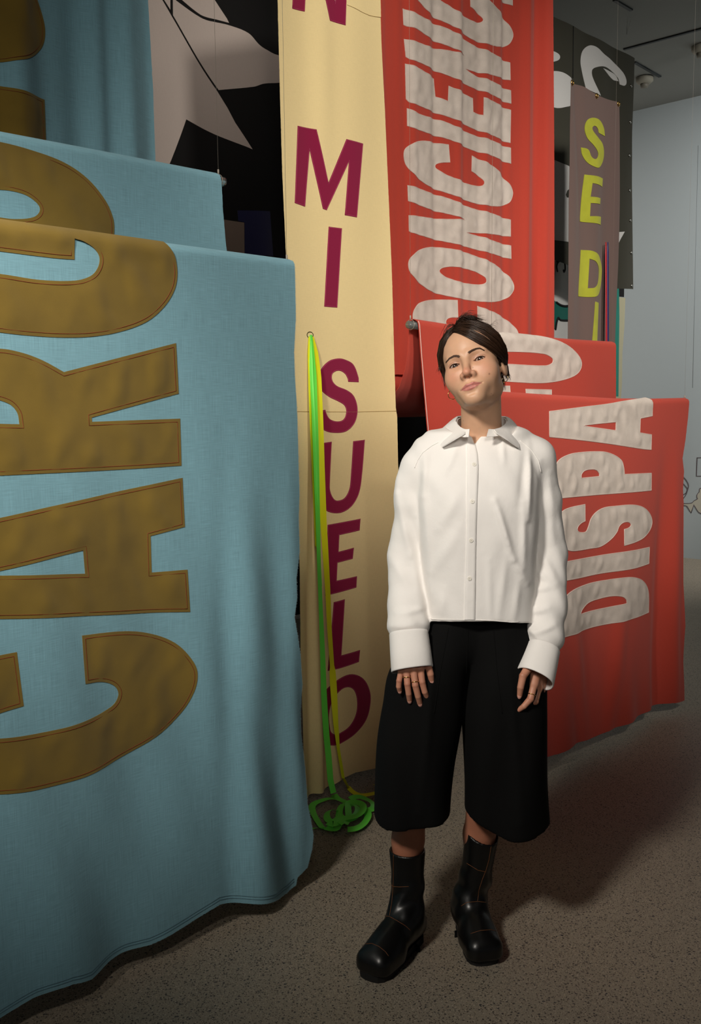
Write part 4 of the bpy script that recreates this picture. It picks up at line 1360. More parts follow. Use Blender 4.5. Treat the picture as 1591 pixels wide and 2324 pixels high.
# eyes
def vcol_mat(name, rough, spec=.5, coat=0.0, aniso=0.0):
    m, nt, b = new_mat(name)
    a = nt.nodes.new('ShaderNodeAttribute'); a.attribute_name = 'Col'
    nt.links.new(a.outputs['Color'], b.inputs['Base Color'])
    b.inputs['Roughness'].default_value = rough; b.inputs['Specular IOR Level'].default_value = spec; b.inputs['Coat Weight'].default_value = coat
    return m


eye_m = vcol_mat('eye', .16, .45, 0)
for sx in (-1, 1):
    c = h2w((sx * EYE[0], EYE[1], EYE[2]))
    gz = CAM - c; gz = gz / np.linalg.norm(gz)
    a1 = np.cross(gz, (0, 0, 1)); a1 /= np.linalg.norm(a1); a2 = np.cross(a1, gz)
    V, F, Cc = [c + gz * .0124 * HS], [], [(.004, .003, .003)]
    rings = [.10, .21, .25, .32, .40, .50, .56, .61, .65, .72, .85, 1.0, 1.3, 1.6]
    n = 24
    for t in rings:
        col = (.004, .003, .003) if t < .24 else s2l((50, 30, 19)) if t < .49 else s2l((28, 17, 12)) if t < .62 else s2l((176, 156, 146))
        for k in range(n):
            q = 2 * math.pi * k / n
            V.append(c + .0123 * HS * (math.cos(t) * gz + math.sin(t) * (math.cos(q) * a1 + math.sin(q) * a2))); Cc.append(col)
    for k in range(n): F.append((0, 1 + k, 1 + (k + 1) % n))
    for i in range(len(rings) - 1):
        for k in range(n):
            F.append((1 + i*n + k, 1 + (i+1)*n + k, 1 + (i+1)*n + (k+1) % n, 1 + i*n + (k+1) % n))
    mesh_obj('eye', V, F, eye_m, person, True, None, np.array(Cc))
    lm = MB()
    pts = []
    for u in np.linspace(-.0146, .0155, 14):
        v = .0041 * (1 - (u / .0156)**2) + (.10 if sx > 0 else -.05) * u - .0006
        yy = EYE[1] - math.sqrt(max(1e-6, .0142**2 - u*u - v*v)) - .0002
        pts.append(h2w((sx * (EYE[0] + u), yy, EYE[2] + v)))
    lm.tube(pts, [.0003] + [.0009] * 12 + [.0004], 5)
    for i in range(2, 14):
        p = pts[i]; u = -.0146 + .0301 * i / 13
        o_ = HR @ np.array([sx * (.25 + u * 30), -1.0, .15])
        lm.tube([p, p + o_ * .0020, p + o_ * .0034 + np.array([0, 0, .0008])], [.0003, .0002, .0001], 3)
    lm.build('eyelashes', plain('lash', (24, 16, 12), .6), person)

# eyebrows
for path in ([(1044, 810.5), (1037, 808), (1030, 808.5), (1020, 814), (1011.5, 824)], [(1062.5, 801.5), (1070, 796.5), (1080, 792), (1089, 790.5), (1098, 795)]):
    mb = MB()
    P_ = resample(np.array(path, float), 1.0, False)
    for k in range(620):
        i = int((len(P_) - 3) * random.random() ** .75)
        t = i / len(P_)
        wd_ = 2.5 * (1 - .6 * t)
        d_ = P_[min(i + 4, len(P_) - 1)] - P_[i]; d_ = d_ / (np.linalg.norm(d_) + 1e-6)
        nrm = np.array([-d_[1], d_[0]])
        a_ = P_[i] + nrm * random.uniform(-wd_, wd_)
        b_ = a_ + d_ * random.uniform(3, 5) + np.array([0, -1.2 * (1 - t) * random.random()])
        A_, B_ = SH.hit(*a_, .0003)[0], SH.hit(*b_, .0006)[0]
        if A_ is None or B_ is None or np.linalg.norm(A_ - B_) > .012: continue
        mb.tube([A_, (A_ + B_) / 2, B_], [.00030, .00026, .0001], 3)
    mb.build('eyebrow', plain('brow_hair', (80, 56, 42), .6), person)

# ---------------------------------------------------------------- hair
HCEN = np.array((0, .012, .034))
HRAD = np.array((.0735, .0965, .0840))


def skull(p, off):
    v = np.asarray(p, float) - HCEN
    k = np.linalg.norm(v / HRAD)
    return HCEN + v / k * (1 + off / .085)


def hair_fn(x, y, z):
    d = ell(x, y, z, (HCEN[0], HCEN[1], HCEN[2] + .004), tuple(HRAD + np.array([.0035, .0035, .0065])))
    ph = np.arctan2(x + .012, z - .02)
    d = d + .0012 * np.sin(46 * ph + 20 * y)
    hl = -(y + .020 + .58 * z + .02 * np.abs(x + .015) / .06 + .016 * ss(x, .0, .04) * ss(z, -.01, .03))         # in front of the hairline
    d = smax(d, hl * .85, .004)
    d = smax(d, -(z + .055 - .5 * np.maximum(0, .03 - y)), .006)
    d = smin(d, ell(x, y, z, (.01, .112, -.018), (.030, .022, .026)), .008)
    return d


Vc, Qc = mesh_sdf(hair_fn, (-.10, -.11, -.09), (.10, .15, .15), .0022, 1)


def path_interp(A, B, u, n=12):
    A, B = np.array(A, float), np.array(B, float)
    def rs(P):
        l = np.r_[0, np.cumsum(np.linalg.norm(np.diff(P, axis=0), axis=1))]; l /= l[-1]
        t = np.linspace(0, 1, n)
        return np.stack([np.interp(t, l, P[:, i]) for i in range(3)], 1)
    Q_ = rs(A) * (1 - u) + rs(B) * u
    for _ in range(2): Q_[1:-1] = .25 * Q_[:-2] + .5 * Q_[1:-1] + .25 * Q_[2:]
    return Q_


LA = [(-.018, -.070, .090), (.002, -.084, .070), (.026, -.082, .044), (.052, -.062, .022), (.074, -.018, .010), (.072, .040, .000), (.02, .108, -.022)]
LBk = [(-.010, .030, .125), (.022, .055, .115), (.042, .075, .085), (.048, .092, .045), (.036, .100, .008), (.015, .110, -.015)]
RA = [(-.018, -.070, .090), (-.036, -.069, .076), (-.057, -.052, .046), (-.069, -.034, .014), (-.073, -.016, -.014), (-.066, .04, -.024), (-.015, .108, -.022)]
RB = [(-.012, .030, .125), (-.040, .055, .108), (-.056, .072, .075), (-.056, .088, .04), (-.036, .100, .006), (-.012, .110, -.015)]
hs = MB()
for A, B, N_ in ((LA, LBk, 900), (RA, RB, 620)):
    for k in range(N_):
        u = random.random() ** 1.5
        P_ = path_interp(A, B, u)
        lay = random.random()
        jit = np.array([random.gauss(0, .0022) for _ in range(3)])
        fr1 = random.uniform(0, 6.28)
        clump = .0030 * math.sin(u * 47 + (1 if A is LA else 4)) + .0022 * math.sin(u * 19 + 1.3)
        pts = []
        for i, p in enumerate(P_):
            t = i / 11
            hgt = max(0.0, (p[2] - .03) / .09)
            lift = .0030 + .0060 * lay * math.sin(math.pi * min(1, t * 1.15 + .08)) + .0085 * hgt + .003 * (1 - u) * math.sin(math.pi * min(1, t * 1.6)) + .0016 * math.sin(fr1 + 5 * t) + clump * math.sin(math.pi * min(1, t * 1.2 + .05))
            q = skull(p + jit * (.6 + .8 * t), lift)
            pts.append(h2w(q))
        e = random.randint(9, 12)
        hs.tube(pts[:e], [.00055] * (e - 2) + [.0004, .00015], 3)
# loose strands, tuft at the crown, wisps at the temples and behind the ear
def wisp(pts, r=.0005, n=1, sp=.002):
    for _ in range(n):
        o_ = np.array([random.gauss(0, sp) for _ in range(3)])
        hs.tube([h2w(np.array(p) + o_ * (.4 + .6 * i) + np.array([random.gauss(0, sp * .3) for _ in range(3)])) for i, p in enumerate(pts)], [r] * (len(pts) - 1) + [r * .3], 3)


wisp([(-.016, -.045, .112), (-.006, -.042, .122), (.006, -.044, .123), (.018, -.046, .122), (.034, -.042, .110)], .0005, 150, .0030)
wisp([(.0, -.02, .122), (.012, -.026, .126), (.024, -.030, .124), (.040, -.030, .112)], .0005, 110, .0032)
wisp([(-.014, -.05, .108), (-.022, -.058, .112), (-.032, -.064, .110), (-.042, -.062, .100), (-.050, -.052, .088)], .0004, 14, .0026)
wisp([(-.068, -.040, .020), (-.069, -.043, .0), (-.067, -.045, -.016), (-.065, -.047, -.030)], .0005, 40, .0020)
wisp([(-.070, -.046, .030), (-.076, -.048, .016), (-.080, -.046, .008)], .0004, 12, .002)
wisp([(.072, .024, .018), (.073, .032, 0), (.070, .034, -.016), (.070, .030, -.028)], .0005, 60, .0022)
wisp([(.060, .030, -.02), (.058, .032, -.04), (.056, .030, -.056)], .0004, 20, .002)
wisp([(.060, -.02, .095), (.072, -.022, .098), (.080, -.02, .090)], .0003, 10, .004)
for _ in range(16):
    a_ = random.uniform(-2.4, .6)
    p0_ = np.array([.05 * math.cos(a_) - .01, random.uniform(-.05, .03), .10 + .02 * random.random()])
    v_ = np.array([random.gauss(0, .012), random.gauss(0, .012), random.uniform(.0, .012)])
    s0_ = skull(p0_, .008)
    wisp([s0_, s0_ + v_ * .5 + np.array([0, 0, .003]), s0_ + v_ * 1.2], .00025, 1, .001)
hv = np.concatenate([h2w(Vc), np.array(hs.v)])
hf = [tuple(q) for q in Qc] + [tuple(i + len(Vc) for i in f) for f in hs.f]


def hair_mat():
    m, nt, b = new_mat('dark_brown_hair')
    co = nt.nodes.new('ShaderNodeTexCoord')
    no = nt.nodes.new('ShaderNodeTexNoise'); no.inputs['Scale'].default_value = 180
    nt.links.new(co.outputs['Object'], no.inputs['Vector'])
    r = nt.nodes.new('ShaderNodeMix'); r.data_type = 'RGBA'
    r.inputs['A'].default_value = (*s2l((22, 13, 9)), 1); r.inputs['B'].default_value = (*s2l((68, 45, 30)), 1)
    nt.links.new(no.outputs['Fac'], r.inputs['Factor']); nt.links.new(r.outputs['Result'], b.inputs['Base Color'])
    b.inputs['Roughness'].default_value = .36; b.inputs['Specular IOR Level'].default_value = .5
    return m


MAT['hair'] = hair_mat()
mesh_obj('hair', hv, hf, MAT['hair'], person, True)


def hoop(ctr, n, r, tr, mat, parent, name, label=None, gap=0):
    n = np.asarray(n, float); n /= np.linalg.norm(n)
    a1 = np.cross(n, (0, 0, 1)); a1 /= np.linalg.norm(a1); a2 = np.cross(n, a1)
    mb = MB()
    mb.tube([ctr + r * (math.cos(t) * a1 + math.sin(t) * a2) for t in np.linspace(0, 2 * math.pi, 33)[:-1]], tr, 8, True)
    o = mb.build(name, mat, parent)
    if label: o['label'] = label
    return o


hoop(pt(1026.5, 896, 2.530), (.35, -1, .1), .0118, .0009, MAT['gold'], person, 'earring')
hoop(pt(1139.5, 866, 2.505), (.8, -.6, 0), .0100, .0009, MAT['gold'], person, 'earring')
hoop(pt(1145.5, 858, 2.515), (-.55, -.8, 0), .0092, .0009, MAT['gold'], person, 'earring')
# rings and nails
for F, j, t in ((HR_F, 1, .55), (HR_F, 2, .80), (HL_F, 0, .72)):
    p, r = F[j]
    a_, b_ = P3_(p)[:2]
    hoop(a_ + (b_ - a_) * t, b_ - a_, r[0] + (r[1] - r[0]) * t + .0007, .0011, MAT['gold'], person, 'finger_ring')
nail_m = plain('nail', (214, 158, 142), .3)
for F in (HR_F, HL_F[4:]):
    for p, r in F:
        a_, b_ = P3_(p)[2:4]
        d_ = (b_ - a_) / np.linalg.norm(b_ - a_)
        ctr = b_ + d_ * r[3] * .1
        f_ = CAM - ctr; f_ = f_ - d_ * (f_ @ d_); f_ /= np.linalg.norm(f_)
        sd_ = np.cross(d_, f_)
        mb = MB(); V, Fc = [], []
        for i in range(6):
            for k in range(12):
                th, ph = (i / 5) * math.pi / 2, 2 * math.pi * k / 12
                V.append(ctr + f_ * (r[3] * .66 + .0026 * math.cos(th)) + math.sin(th) * (math.cos(ph) * d_ * r[3] * 1.05 + math.sin(ph) * sd_ * r[3] * .78))
        for i in range(5):
            for k in range(12): Fc.append((i*12 + k, (i+1)*12 + k, (i+1)*12 + (k+1) % 12, i*12 + (k+1) % 12))
        mb.add(V, Fc); mb.build('fingernail', nail_m, person)

# ---------------------------------------------------------------- shirt
def zrow(py, y=2.5): return float(pt(1085, py, y)[2])


def dense_rows(rows):
    R_ = np.array(sorted(rows))
    t = R_[:, 0]
    m_ = np.gradient(R_[:, 1:], t, axis=0)
    q = np.linspace(t[0], t[-1], 240)
    i = np.clip(np.searchsorted(t, q) - 1, 0, len(t) - 2)
    h = (t[i + 1] - t[i])[:, None]; u = ((q - t[i])[:, None]) / h
    a, b = R_[i, 1:], R_[i + 1, 1:]
    v = (2*u**3 - 3*u**2 + 1) * a + (u**3 - 2*u**2 + u) * h * m_[i] + (-2*u**3 + 3*u**2) * b + (u**3 - u**2) * h * m_[i + 1]
    return np.concatenate([q[:, None], v], 1)


def loft(x, y, z, rows, p=2.0):
    """rows of (z, cx, cy, a, b)"""
    R_ = dense_rows(rows)
    zz = np.clip(z, R_[0, 0], R_[-1, 0])
    cx, cy, a, b = (np.interp(zz, R_[:, 0], R_[:, i]) for i in range(1, 5))
    k = (np.abs((x - cx) / a)**p + np.abs((y - cy) / b)**p)**(1 / p)
    return (k - 1) * np.minimum(a, b)


SHX = float(pt(1086, 1200, 2.52)[0])
TORSO = [(zrow(1000), SHX, 2.55, .125, .062), (zrow(1050), SHX, 2.54, .150, .088), (zrow(1120), SHX, 2.53, .158, .106), (zrow(1200), SHX, 2.528, .156, .108),
         (zrow(1300), SHX + .001, 2.53, .150, .108), (zrow(1420), SHX + .002, 2.53, .146, .112)]
SLV_R = [pt(974, 1036, 2.553), pt(951, 1066, 2.554), pt(943, 1096, 2.555), pt(941, 1140, 2.555), pt(922, 1262, 2.555), pt(925, 1370, 2.51), pt(927, 1425, 2.475), pt(928, 1440, 2.468)]
SRR = [.046, .0465, .0470, .0480, .0475, .050, .050, .040]
SLV_L = [pt(1216, 1040, 2.553), pt(1231, 1140, 2.56), pt(1246, 1262, 2.56), pt(1245, 1370, 2.515), pt(1237, 1445, 2.48), pt(1233, 1470, 2.472)]
SRL = [.047, .0475, .0455, .046, .046, .038]


def ridge(x, z, a, b, w, amp, y=None):
    """a soft fold from a to b, image points"""
    A_, B_ = pt(a[0], a[1], 2.43), pt(b[0], b[1], 2.43)
    ax0, az0, bx, bz = A_[0], A_[2], B_[0] - A_[0], B_[2] - A_[2]
    t = np.clip(((x - ax0) * bx + (z - az0) * bz) / (bx * bx + bz * bz), 0, 1)
    q = np.sqrt((x - ax0 - t * bx)**2 + (z - az0 - t * bz)**2)
    return amp * np.exp(-(q / w)**2) * (.35 + .65 * np.sin(math.pi * np.clip(t, .05, .95)))


FOLDS = [((1122, 1135), (1165, 1270), .009, .010), ((1165, 1270), (1200, 1325), .010, .006), ((1212, 1010), (1200, 1180), .008, .007), ((1198, 1040), (1178, 1150), .010, -.004),
         ((1190, 1140), (1190, 1290), .009, .005), ((1150, 1260), (1130, 1400), .010, .004), ((1108, 1270), (1112, 1400), .008, .003), ((1000, 1200), (1040, 1120), .014, .004),
         ((985, 1300), (1040, 1200), .016, .004), ((972, 1010), (962, 1130), .010, .005), ((1040, 1020), (1012, 1075), .008, .004), ((1150, 990), (1147, 1050), .007, .005),
         ((960, 1080), (985, 1390), .012, .004), ((1010, 1340), (1000, 1405), .010, .003), ((1180, 1320), (1165, 1412), .010, .004)]
SFOLDS = [((905, 1130), (935, 1270), .010, .007), ((935, 1270), (962, 1370), .012, .006), ((890, 1280), (925, 1330), .012, .004), ((900, 1395), (965, 1385), .008, .005), ((890, 1425), (940, 1418), .006, .003),
          ((905, 1060), (900, 1180), .010, .004), ((950, 1180), (962, 1250), .008, .005), ((1235, 1050), (1225, 1260), .009, .007), ((1262, 1080), (1270, 1240), .010, .004),
          ((1213, 1290), (1255, 1330), .009, .006), ((1215, 1350), (1262, 1340), .009, .006), ((1205, 1400), (1250, 1385), .009, .006), ((1210, 1440), (1262, 1420), .008, .006), ((1240, 1260), (1275, 1330), .010, .005), ((1200, 1425), (1225, 1455), .007, .005)]


def shirt_fn(x, y, z):
    t = smax(loft(x, y, z, TORSO, 2.5), z - zrow(980), .012)
    top = chain(x, y, z, [pt(975, 1036, 2.553), pt(1028, 1013, 2.553), pt(1092, 1006, 2.553), pt(1152, 1010, 2.553), pt(1216, 1037, 2.553)], [.046, .046, .046, .046, .046], .02)
    nb = cap(x, y, z, pt(1092, 1020, 2.550), pt(1092, 1034, 2.55), .052, .062)
    t = smin(t, nb, .03)
    front = ss(2.545 - y, 0.0, .03)
    disp = 0
    for f in FOLDS: disp = disp + ridge(x, z, *f)
    t = t - disp * front - .0012 * np.sin(70 * x + 24 * z + 2 * np.sin(20 * z)) * front
    # hem, hollow inside
    hx = (x - SHX) / .14
    zh = zrow(1411, 2.425) - .006 * ss(hx, .1, .8) + .014 * ss(hx, .90, 1.06) - .19 * (np.clip(y, 2.40, 2.56) - 2.425)
    inner = t + .009
    t = np.maximum(t, zh - z)
    t = np.maximum(t, -np.maximum(inner, z - zh - .10))
    sd = top
    for S_, R_ in ((SLV_R, SRR), (SLV_L, SRL)):
        s = chain(x, y, z, S_, R_, .02)
        sd = smin(sd, s, .03)
    sf = 0
    for f in SFOLDS: sf = sf + ridge(x, z, *f)
    sd = sd - sf * ss(2.57 - y, 0.0, .03) - .0014 * np.sin(60 * z + 50 * x + 3 * np.sin(34 * x))
    d = smin(t, sd, .010 + .020 * ss(z, 1.20, 1.34))
    # neck opening and the V
    nk = cap(x, y, z, pt(1093, 1000, 2.545), pt(1093, 930, 2.545), .0545, .060)
    A_, B_, C_ = pt(1064, 970, 2.46), pt(1110, 970, 2.46), pt(1081.5, 1012, 2.44)
    def side(p, q): 
        nx, nz = (q[2] - p[2]), -(q[0] - p[0]); l = math.hypot(nx, nz)
        return ((x - p[0]) * nx + (z - p[2]) * nz) / l
    vcut = np.maximum(np.maximum(side(A_, C_), side(C_, B_)), np.maximum(y - 2.53, z - zrow(965)))
    d = smax(d, -nk, .004)
    nkd = np.sqrt((x - float(pt(1092, 980, 2.55)[0]))**2 + (y - 2.548)**2)
    d = np.maximum(d, z - (zrow(976, 2.545) + .25 * (y - 2.545)) - ss(nkd, .085, .14) * .2)
    d = np.maximum(d, -vcut)
    return d


Vs, Qs = mesh_sdf(shirt_fn, (.055, 2.36, .80), (.615, 2.66, 1.44), .0034, 2)


def linen_white():
    m, nt, b = new_mat('white_cotton')
    co = nt.nodes.new('ShaderNodeTexCoord')
    h = []
    for sc in ((900, 900, 70), (70, 400, 1000)):
        mp = nt.nodes.new('ShaderNodeMapping'); mp.inputs['Scale'].default_value = sc
        no = nt.nodes.new('ShaderNodeTexNoise'); no.inputs['Scale'].default_value = 1; no.inputs['Detail'].default_value = 2
        nt.links.new(co.outputs['Object'], mp.inputs['Vector']); nt.links.new(mp.outputs[0], no.inputs['Vector']); h.append(no)
    n3 = nt.nodes.new('ShaderNodeTexNoise'); n3.inputs['Scale'].default_value = 55; n3.inputs['Detail'].default_value = 5
    nt.links.new(co.outputs['Object'], n3.inputs['Vector'])
    ad = nt.nodes.new('ShaderNodeMath'); ad.operation = 'ADD'
    nt.links.new(h[0].outputs['Fac'], ad.inputs[0]); nt.links.new(h[1].outputs['Fac'], ad.inputs[1])
    bu = nt.nodes.new('ShaderNodeBump'); bu.inputs['Strength'].default_value = .15; bu.inputs['Distance'].default_value = .0012
    b2 = nt.nodes.new('ShaderNodeBump'); b2.inputs['Strength'].default_value = .25; b2.inputs['Distance'].default_value = .003
    nt.links.new(ad.outputs[0], bu.inputs['Height']); nt.links.new(n3.outputs['Fac'], b2.inputs['Height']); nt.links.new(b2.outputs['Normal'], bu.inputs['Normal'])
    nt.links.new(bu.outputs['Normal'], b.inputs['Normal'])
    b.inputs['Base Color'].default_value = (*s2l((240, 236, 232)), 1)
    b.inputs['Roughness'].default_value = .8; b.inputs['Specular IOR Level'].default_value = .2; b.inputs['Sheen Weight'].default_value = .1
    return m


MAT['shirt'] = linen_white()
shirt = mesh_obj('shirt', Vs, Qs, MAT['shirt'], person, True)
shirt['label'] = 'loose white button-up shirt'
SS_ = Surf(Vs, Qs)


def patch_grid(G, name, mat, parent, thick=.0016, sub=True):
    """G: rows x cols of points -> a sheet with thickness"""
    G = np.array(G); a, b = G.shape[:2]
    V = G.reshape(-1, 3)
    F = [(i*b + j, i*b + j + 1, (i+1)*b + j + 1, (i+1)*b + j) for i in range(a - 1) for j in range(b - 1)]
    o = mesh_obj(name, V, F, mat, parent, True)
    sharp_rim(o.data)
    md = o.modifiers.new('thickness', 'SOLIDIFY'); md.thickness, md.offset = thick, 0
    return o


# button band
rows = []
for py in np.arange(986, 1409, 4):
    l = np.interp(py, [986, 1002, 1190, 1404], [1056, 1060.5, 1059.6, 1054]); r = np.interp(py, [986, 1009, 1030, 1060, 1190, 1407], [1069, 1079, 1084, 1086, 1081, 1078])
    row = []
    for t, lf in ((0, -.0005), (.03, .0022), (.25, .0026), (.5, .0026), (.75, .0026), (.97, .0024), (1, -.0005)):
        p = SS_.hit(l + (r - l) * t, py, lf)[0]
        row.append(p)
    if all(p is not None for p in row): rows.append(row)
band = patch_grid(rows, 'button_band', MAT['shirt'], shirt, .001)
btn = plain('shell_button', (236, 231, 220), .25, spec=.6)
for x, y in ((1076, 1055), (1072, 1138), (1069, 1226), (1065.5, 1312.5)):
    p, n = SS_.hit(x, y, .0035)
    mb = MB(); mb.tube([p - n * .002, p + n * .0008, p + n * .0013, p + n * .0007], [.0054, .0054, .0046, .0030], 18)
    b_ = mb.build('button', btn, shirt, False)
    a1 = np.cross(n, (0, 0, 1)); a1 /= np.linalg.norm(a1)
    mb = MB(); mb.tube([p + n * .0016 + a1 * .0014, p + n * .0016 - a1 * .0014], .0004, 4)
    mb.build('thread', plain('button_thread', (190, 184, 170), .8), shirt)
# sewn seams
for pts in ([(995, 1004), (980, 1012), (960, 1027), (948, 1045), (941, 1062)], [(1180, 1000), (1192, 1008), (1208, 1024), (1222, 1045), (1228, 1072)],
            [(978, 1404.5), (1000, 1406), (1040, 1406.5), (1075, 1407), (1120, 1408.5), (1160, 1412), (1178, 1411)]):
    mb = MB(); L_ = SS_.line(pts, 4, .0004)
    if len(L_) > 2: mb.tube(L_, .0011, 5); mb.build('seam', MAT['shirt'], shirt)

# cuffs
def cuff(top, bot, at, bt, ab, bb, tilt):
    top, bot = np.array(top), np.array(bot)
    ax_ = bot - top; L_ = np.linalg.norm(ax_); ax_ /= L_
    x_ = np.array([1.0, 0, 0]) - ax_ * ax_[0]; x_ /= np.linalg.norm(x_); y_ = np.cross(ax_, x_)
    V, F = [], []
    prof = [(-.03, .002, 1), (0, .0035, 1), (.04, .0035, 1), (.5, .004, 1), (.97, .004, 1), (1, .003, 1), (1, .0005, 1), (.9, 0, 1), (.3, -.001, 1)]
    n = 40
    for t, o_, _ in prof:
        a_, b_ = at + (ab - at) * t + o_, bt + (bb - bt) * t + o_
        for k in range(n):
            q = 2 * math.pi * k / n
            c_, s_ = math.cos(q), math.sin(q)
            e = 2 / 2.3
            ux, uy = np.sign(c_) * abs(c_)**e * a_, np.sign(s_) * abs(s_)**e * b_
            V.append(top + ax_ * (t * L_ + tilt * ux * t) + x_ * ux + y_ * uy)
    for i in range(len(prof) - 1):
        for k in range(n): F.append((i*n + k, i*n + (k+1) % n, (i+1)*n + (k+1) % n, (i+1)*n + k))
    o = mesh_obj('cuff', V, F, MAT['shirt'], shirt, True)
    return o


cuff(pt(927.5, 1437, 2.452), pt(935.5, 1520, 2.415), .047, .044, .0500, .047, -.05)
cuff(pt(1233, 1472, 2.462), pt(1213, 1541, 2.415), .040, .042, .0470, .050, .12)

# collar: a stand round the neck and two wings
STAND = [((1066, 974, 2.466), (1064, 992, 2.450)), ((1055, 974, 2.478), (1050, 992, 2.462)), ((1044, 968, 2.505), (1038, 986, 2.49)), ((1037, 958, 2.54), (1030, 978, 2.54)), ((1046, 948, 2.585), (1040, 968, 2.59)),
         ((1092, 944, 2.612), (1092, 966, 2.62)), ((1140, 948, 2.585), (1146, 968, 2.59)), ((1149, 957, 2.54), (1155, 978, 2.54)), ((1139, 968, 2.505), (1145, 986, 2.49)), ((1124, 974, 2.480), (1128, 990, 2.464)), ((1109, 974, 2.466), (1104, 992, 2.450))]


def refine(rows_, ny, nx):
    G = np.array([[pt(*p) for p in r] for r in rows_])
    def up(A, n):
        t = np.linspace(0, len(A) - 1, n); i = np.clip(t.astype(int), 0, len(A) - 2); f = t - i
        Pm = np.concatenate([[2*A[0] - A[1]], A, [2*A[-1] - A[-2]]])
        p0, p1, p2, p3 = Pm[i], Pm[i+1], Pm[i+2], Pm[i+3]
        f = f.reshape(-1, *([1] * (A.ndim - 1)))
        return .5 * (2*p1 + (p2-p0)*f + (2*p0 - 5*p1 + 4*p2 - p3)*f**2 + (3*p1 - p0 - 3*p2 + p3)*f**3)
    G = up(G, ny)
    G = np.swapaxes(up(np.swapaxes(G, 0, 1), nx), 0, 1)
    return G


patch_grid(refine(STAND, 41, 5), 'collar_stand', MAT['shirt'], shirt, .0018)
WING_L = [((1092, 942, 2.622), (1092, 950, 2.65), (1092, 962, 2.66)), ((1040, 945, 2.592), (1028, 952, 2.612), (1012, 966, 2.615)), ((1034, 955, 2.552), (1012, 970, 2.560), (984, 990, 2.565)), ((1041, 970, 2.510), (1022, 990, 2.490), (1004, 1015, 2.476)), ((1048, 976, 2.488), (1040, 990, 2.468), (1031, 998, 2.458)), ((1056, 980, 2.470), (1056, 982, 2.462), (1055, 984, 2.458))]
WING_R = [((1092, 942, 2.622), (1092, 950, 2.65), (1092, 962, 2.66)), ((1148, 946, 2.592), (1157, 950, 2.612), (1166, 958, 2.615)), ((1152, 955, 2.552), (1168, 965, 2.560), (1184, 981, 2.552)), ((1143, 967, 2.510), (1160, 988, 2.490), (1177, 1017, 2.476)), ((1132, 972, 2.488), (1142, 987, 2.468), (1152, 999, 2.458)), ((1121, 975, 2.470), (1124, 979, 2.462), (1128, 984, 2.458))]
for w_ in (WING_L, WING_R):
    G = refine(w_, 11, 7) if False else None
    # straight edges between the corners, a slight roll across the width
    A = np.array([[pt(*p) for p in r] for r in w_])
    out = []
    for i in range(len(A) - 1):
        for t in np.linspace(0, 1, 6)[:-1]:
            r = A[i] * (1 - t) + A[i + 1] * t
            out.append([((1-v)**2) * r[0] + 2 * v * (1-v) * (r[1] + (r[1] - (r[0] + r[2]) / 2)) + v * v * r[2] for v in np.linspace(0, 1, 8)])
    r = A[-1]; out.append([((1-v)**2) * r[0] + 2 * v * (1-v) * (2 * r[1] - (r[0] + r[2]) / 2) + v * v * r[2] for v in np.linspace(0, 1, 8)])
    patch_grid(out, 'collar_wing', MAT['shirt'], shirt, .0026)

# ---------------------------------------------------------------- culottes
def prow(l, r, py, y, b):
    a_, c_ = pt(l, py, y), pt(r, py, y)
    return (float(a_[2]), float((a_[0] + c_[0]) / 2), y, float((c_[0] - a_[0]) / 2), b)


LEGR = [prow(985, 1075, 1390, 2.535, .078), prow(952, 1068, 1435, 2.53, .086), prow(915, 1064, 1475, 2.52, .098), prow(886, 1058, 1520, 2.51, .105), prow(869, 1050, 1600, 2.50, .105), prow(857, 1041, 1680, 2.49, .105), prow(850, 1030, 1780, 2.485, .105), prow(847, 1022, 1860, 2.48, .10), prow(846, 1018, 1900, 2.48, .10)]
LEGL = [prow(1095, 1186, 1390, 2.535, .078), prow(1088, 1205, 1435, 2.53, .086), prow(1075, 1224, 1475, 2.52, .098), prow(1062, 1236, 1520, 2.51, .105), prow(1048, 1241, 1600, 2.50, .105), prow(1051, 1243.5, 1680, 2.495, .105), prow(1056, 1245, 1780, 2.49, .105), prow(1057, 1247, 1860, 2.485, .105), prow(1057, 1247, 1920, 2.485, .105)]


def cul_fn(x, y, z):
    a_ = loft(x, y, z, LEGR, 2.2); b_ = loft(x, y, z, LEGL, 2.2)
    fr = ss(2.5 - y, -.02, .04)
    a_ = a_ - .006 * np.sin(55 * x + 6 * z) * fr * ss(.85 - z, 0, .4) - ridge(x, z, (985, 1460), (950, 1830), .012, .006) * fr
    b_ = b_ - .006 * np.sin(50 * x - 6 * z + 1) * fr * ss(.85 - z, 0, .4) - ridge(x, z, (1150, 1460), (1175, 1850), .012, .006) * fr
    seat = cap(x, y, z, pt(1030, 1450, 2.535), pt(1135, 1450, 2.535), .085, .085, .95)
    d = smin(smin(a_, b_, .006), seat, .04)
    d = np.maximum(d, z - zrow(1392, 2.44))
    # hems: each leg ends on its own slightly tilted level, hollow below
    xm = float(pt(1040, 1750, 2.48)[0])
    zr = ZHR + .10 * (x - LEGR[-2][1]); u_ = (x - LEGL[-2][1]) / LEGL[-2][3]
    zl = ZHL + .050 * np.clip(-u_, 0, 1.2)**1.3 + .014 * np.clip(u_, 0, 1.2)**2
    zh = np.where(x < xm, zr, zl) 
    d = np.maximum(d, zh - z)
    return np.maximum(d, -np.maximum(np.minimum(a_, b_) + .011, z - .55))


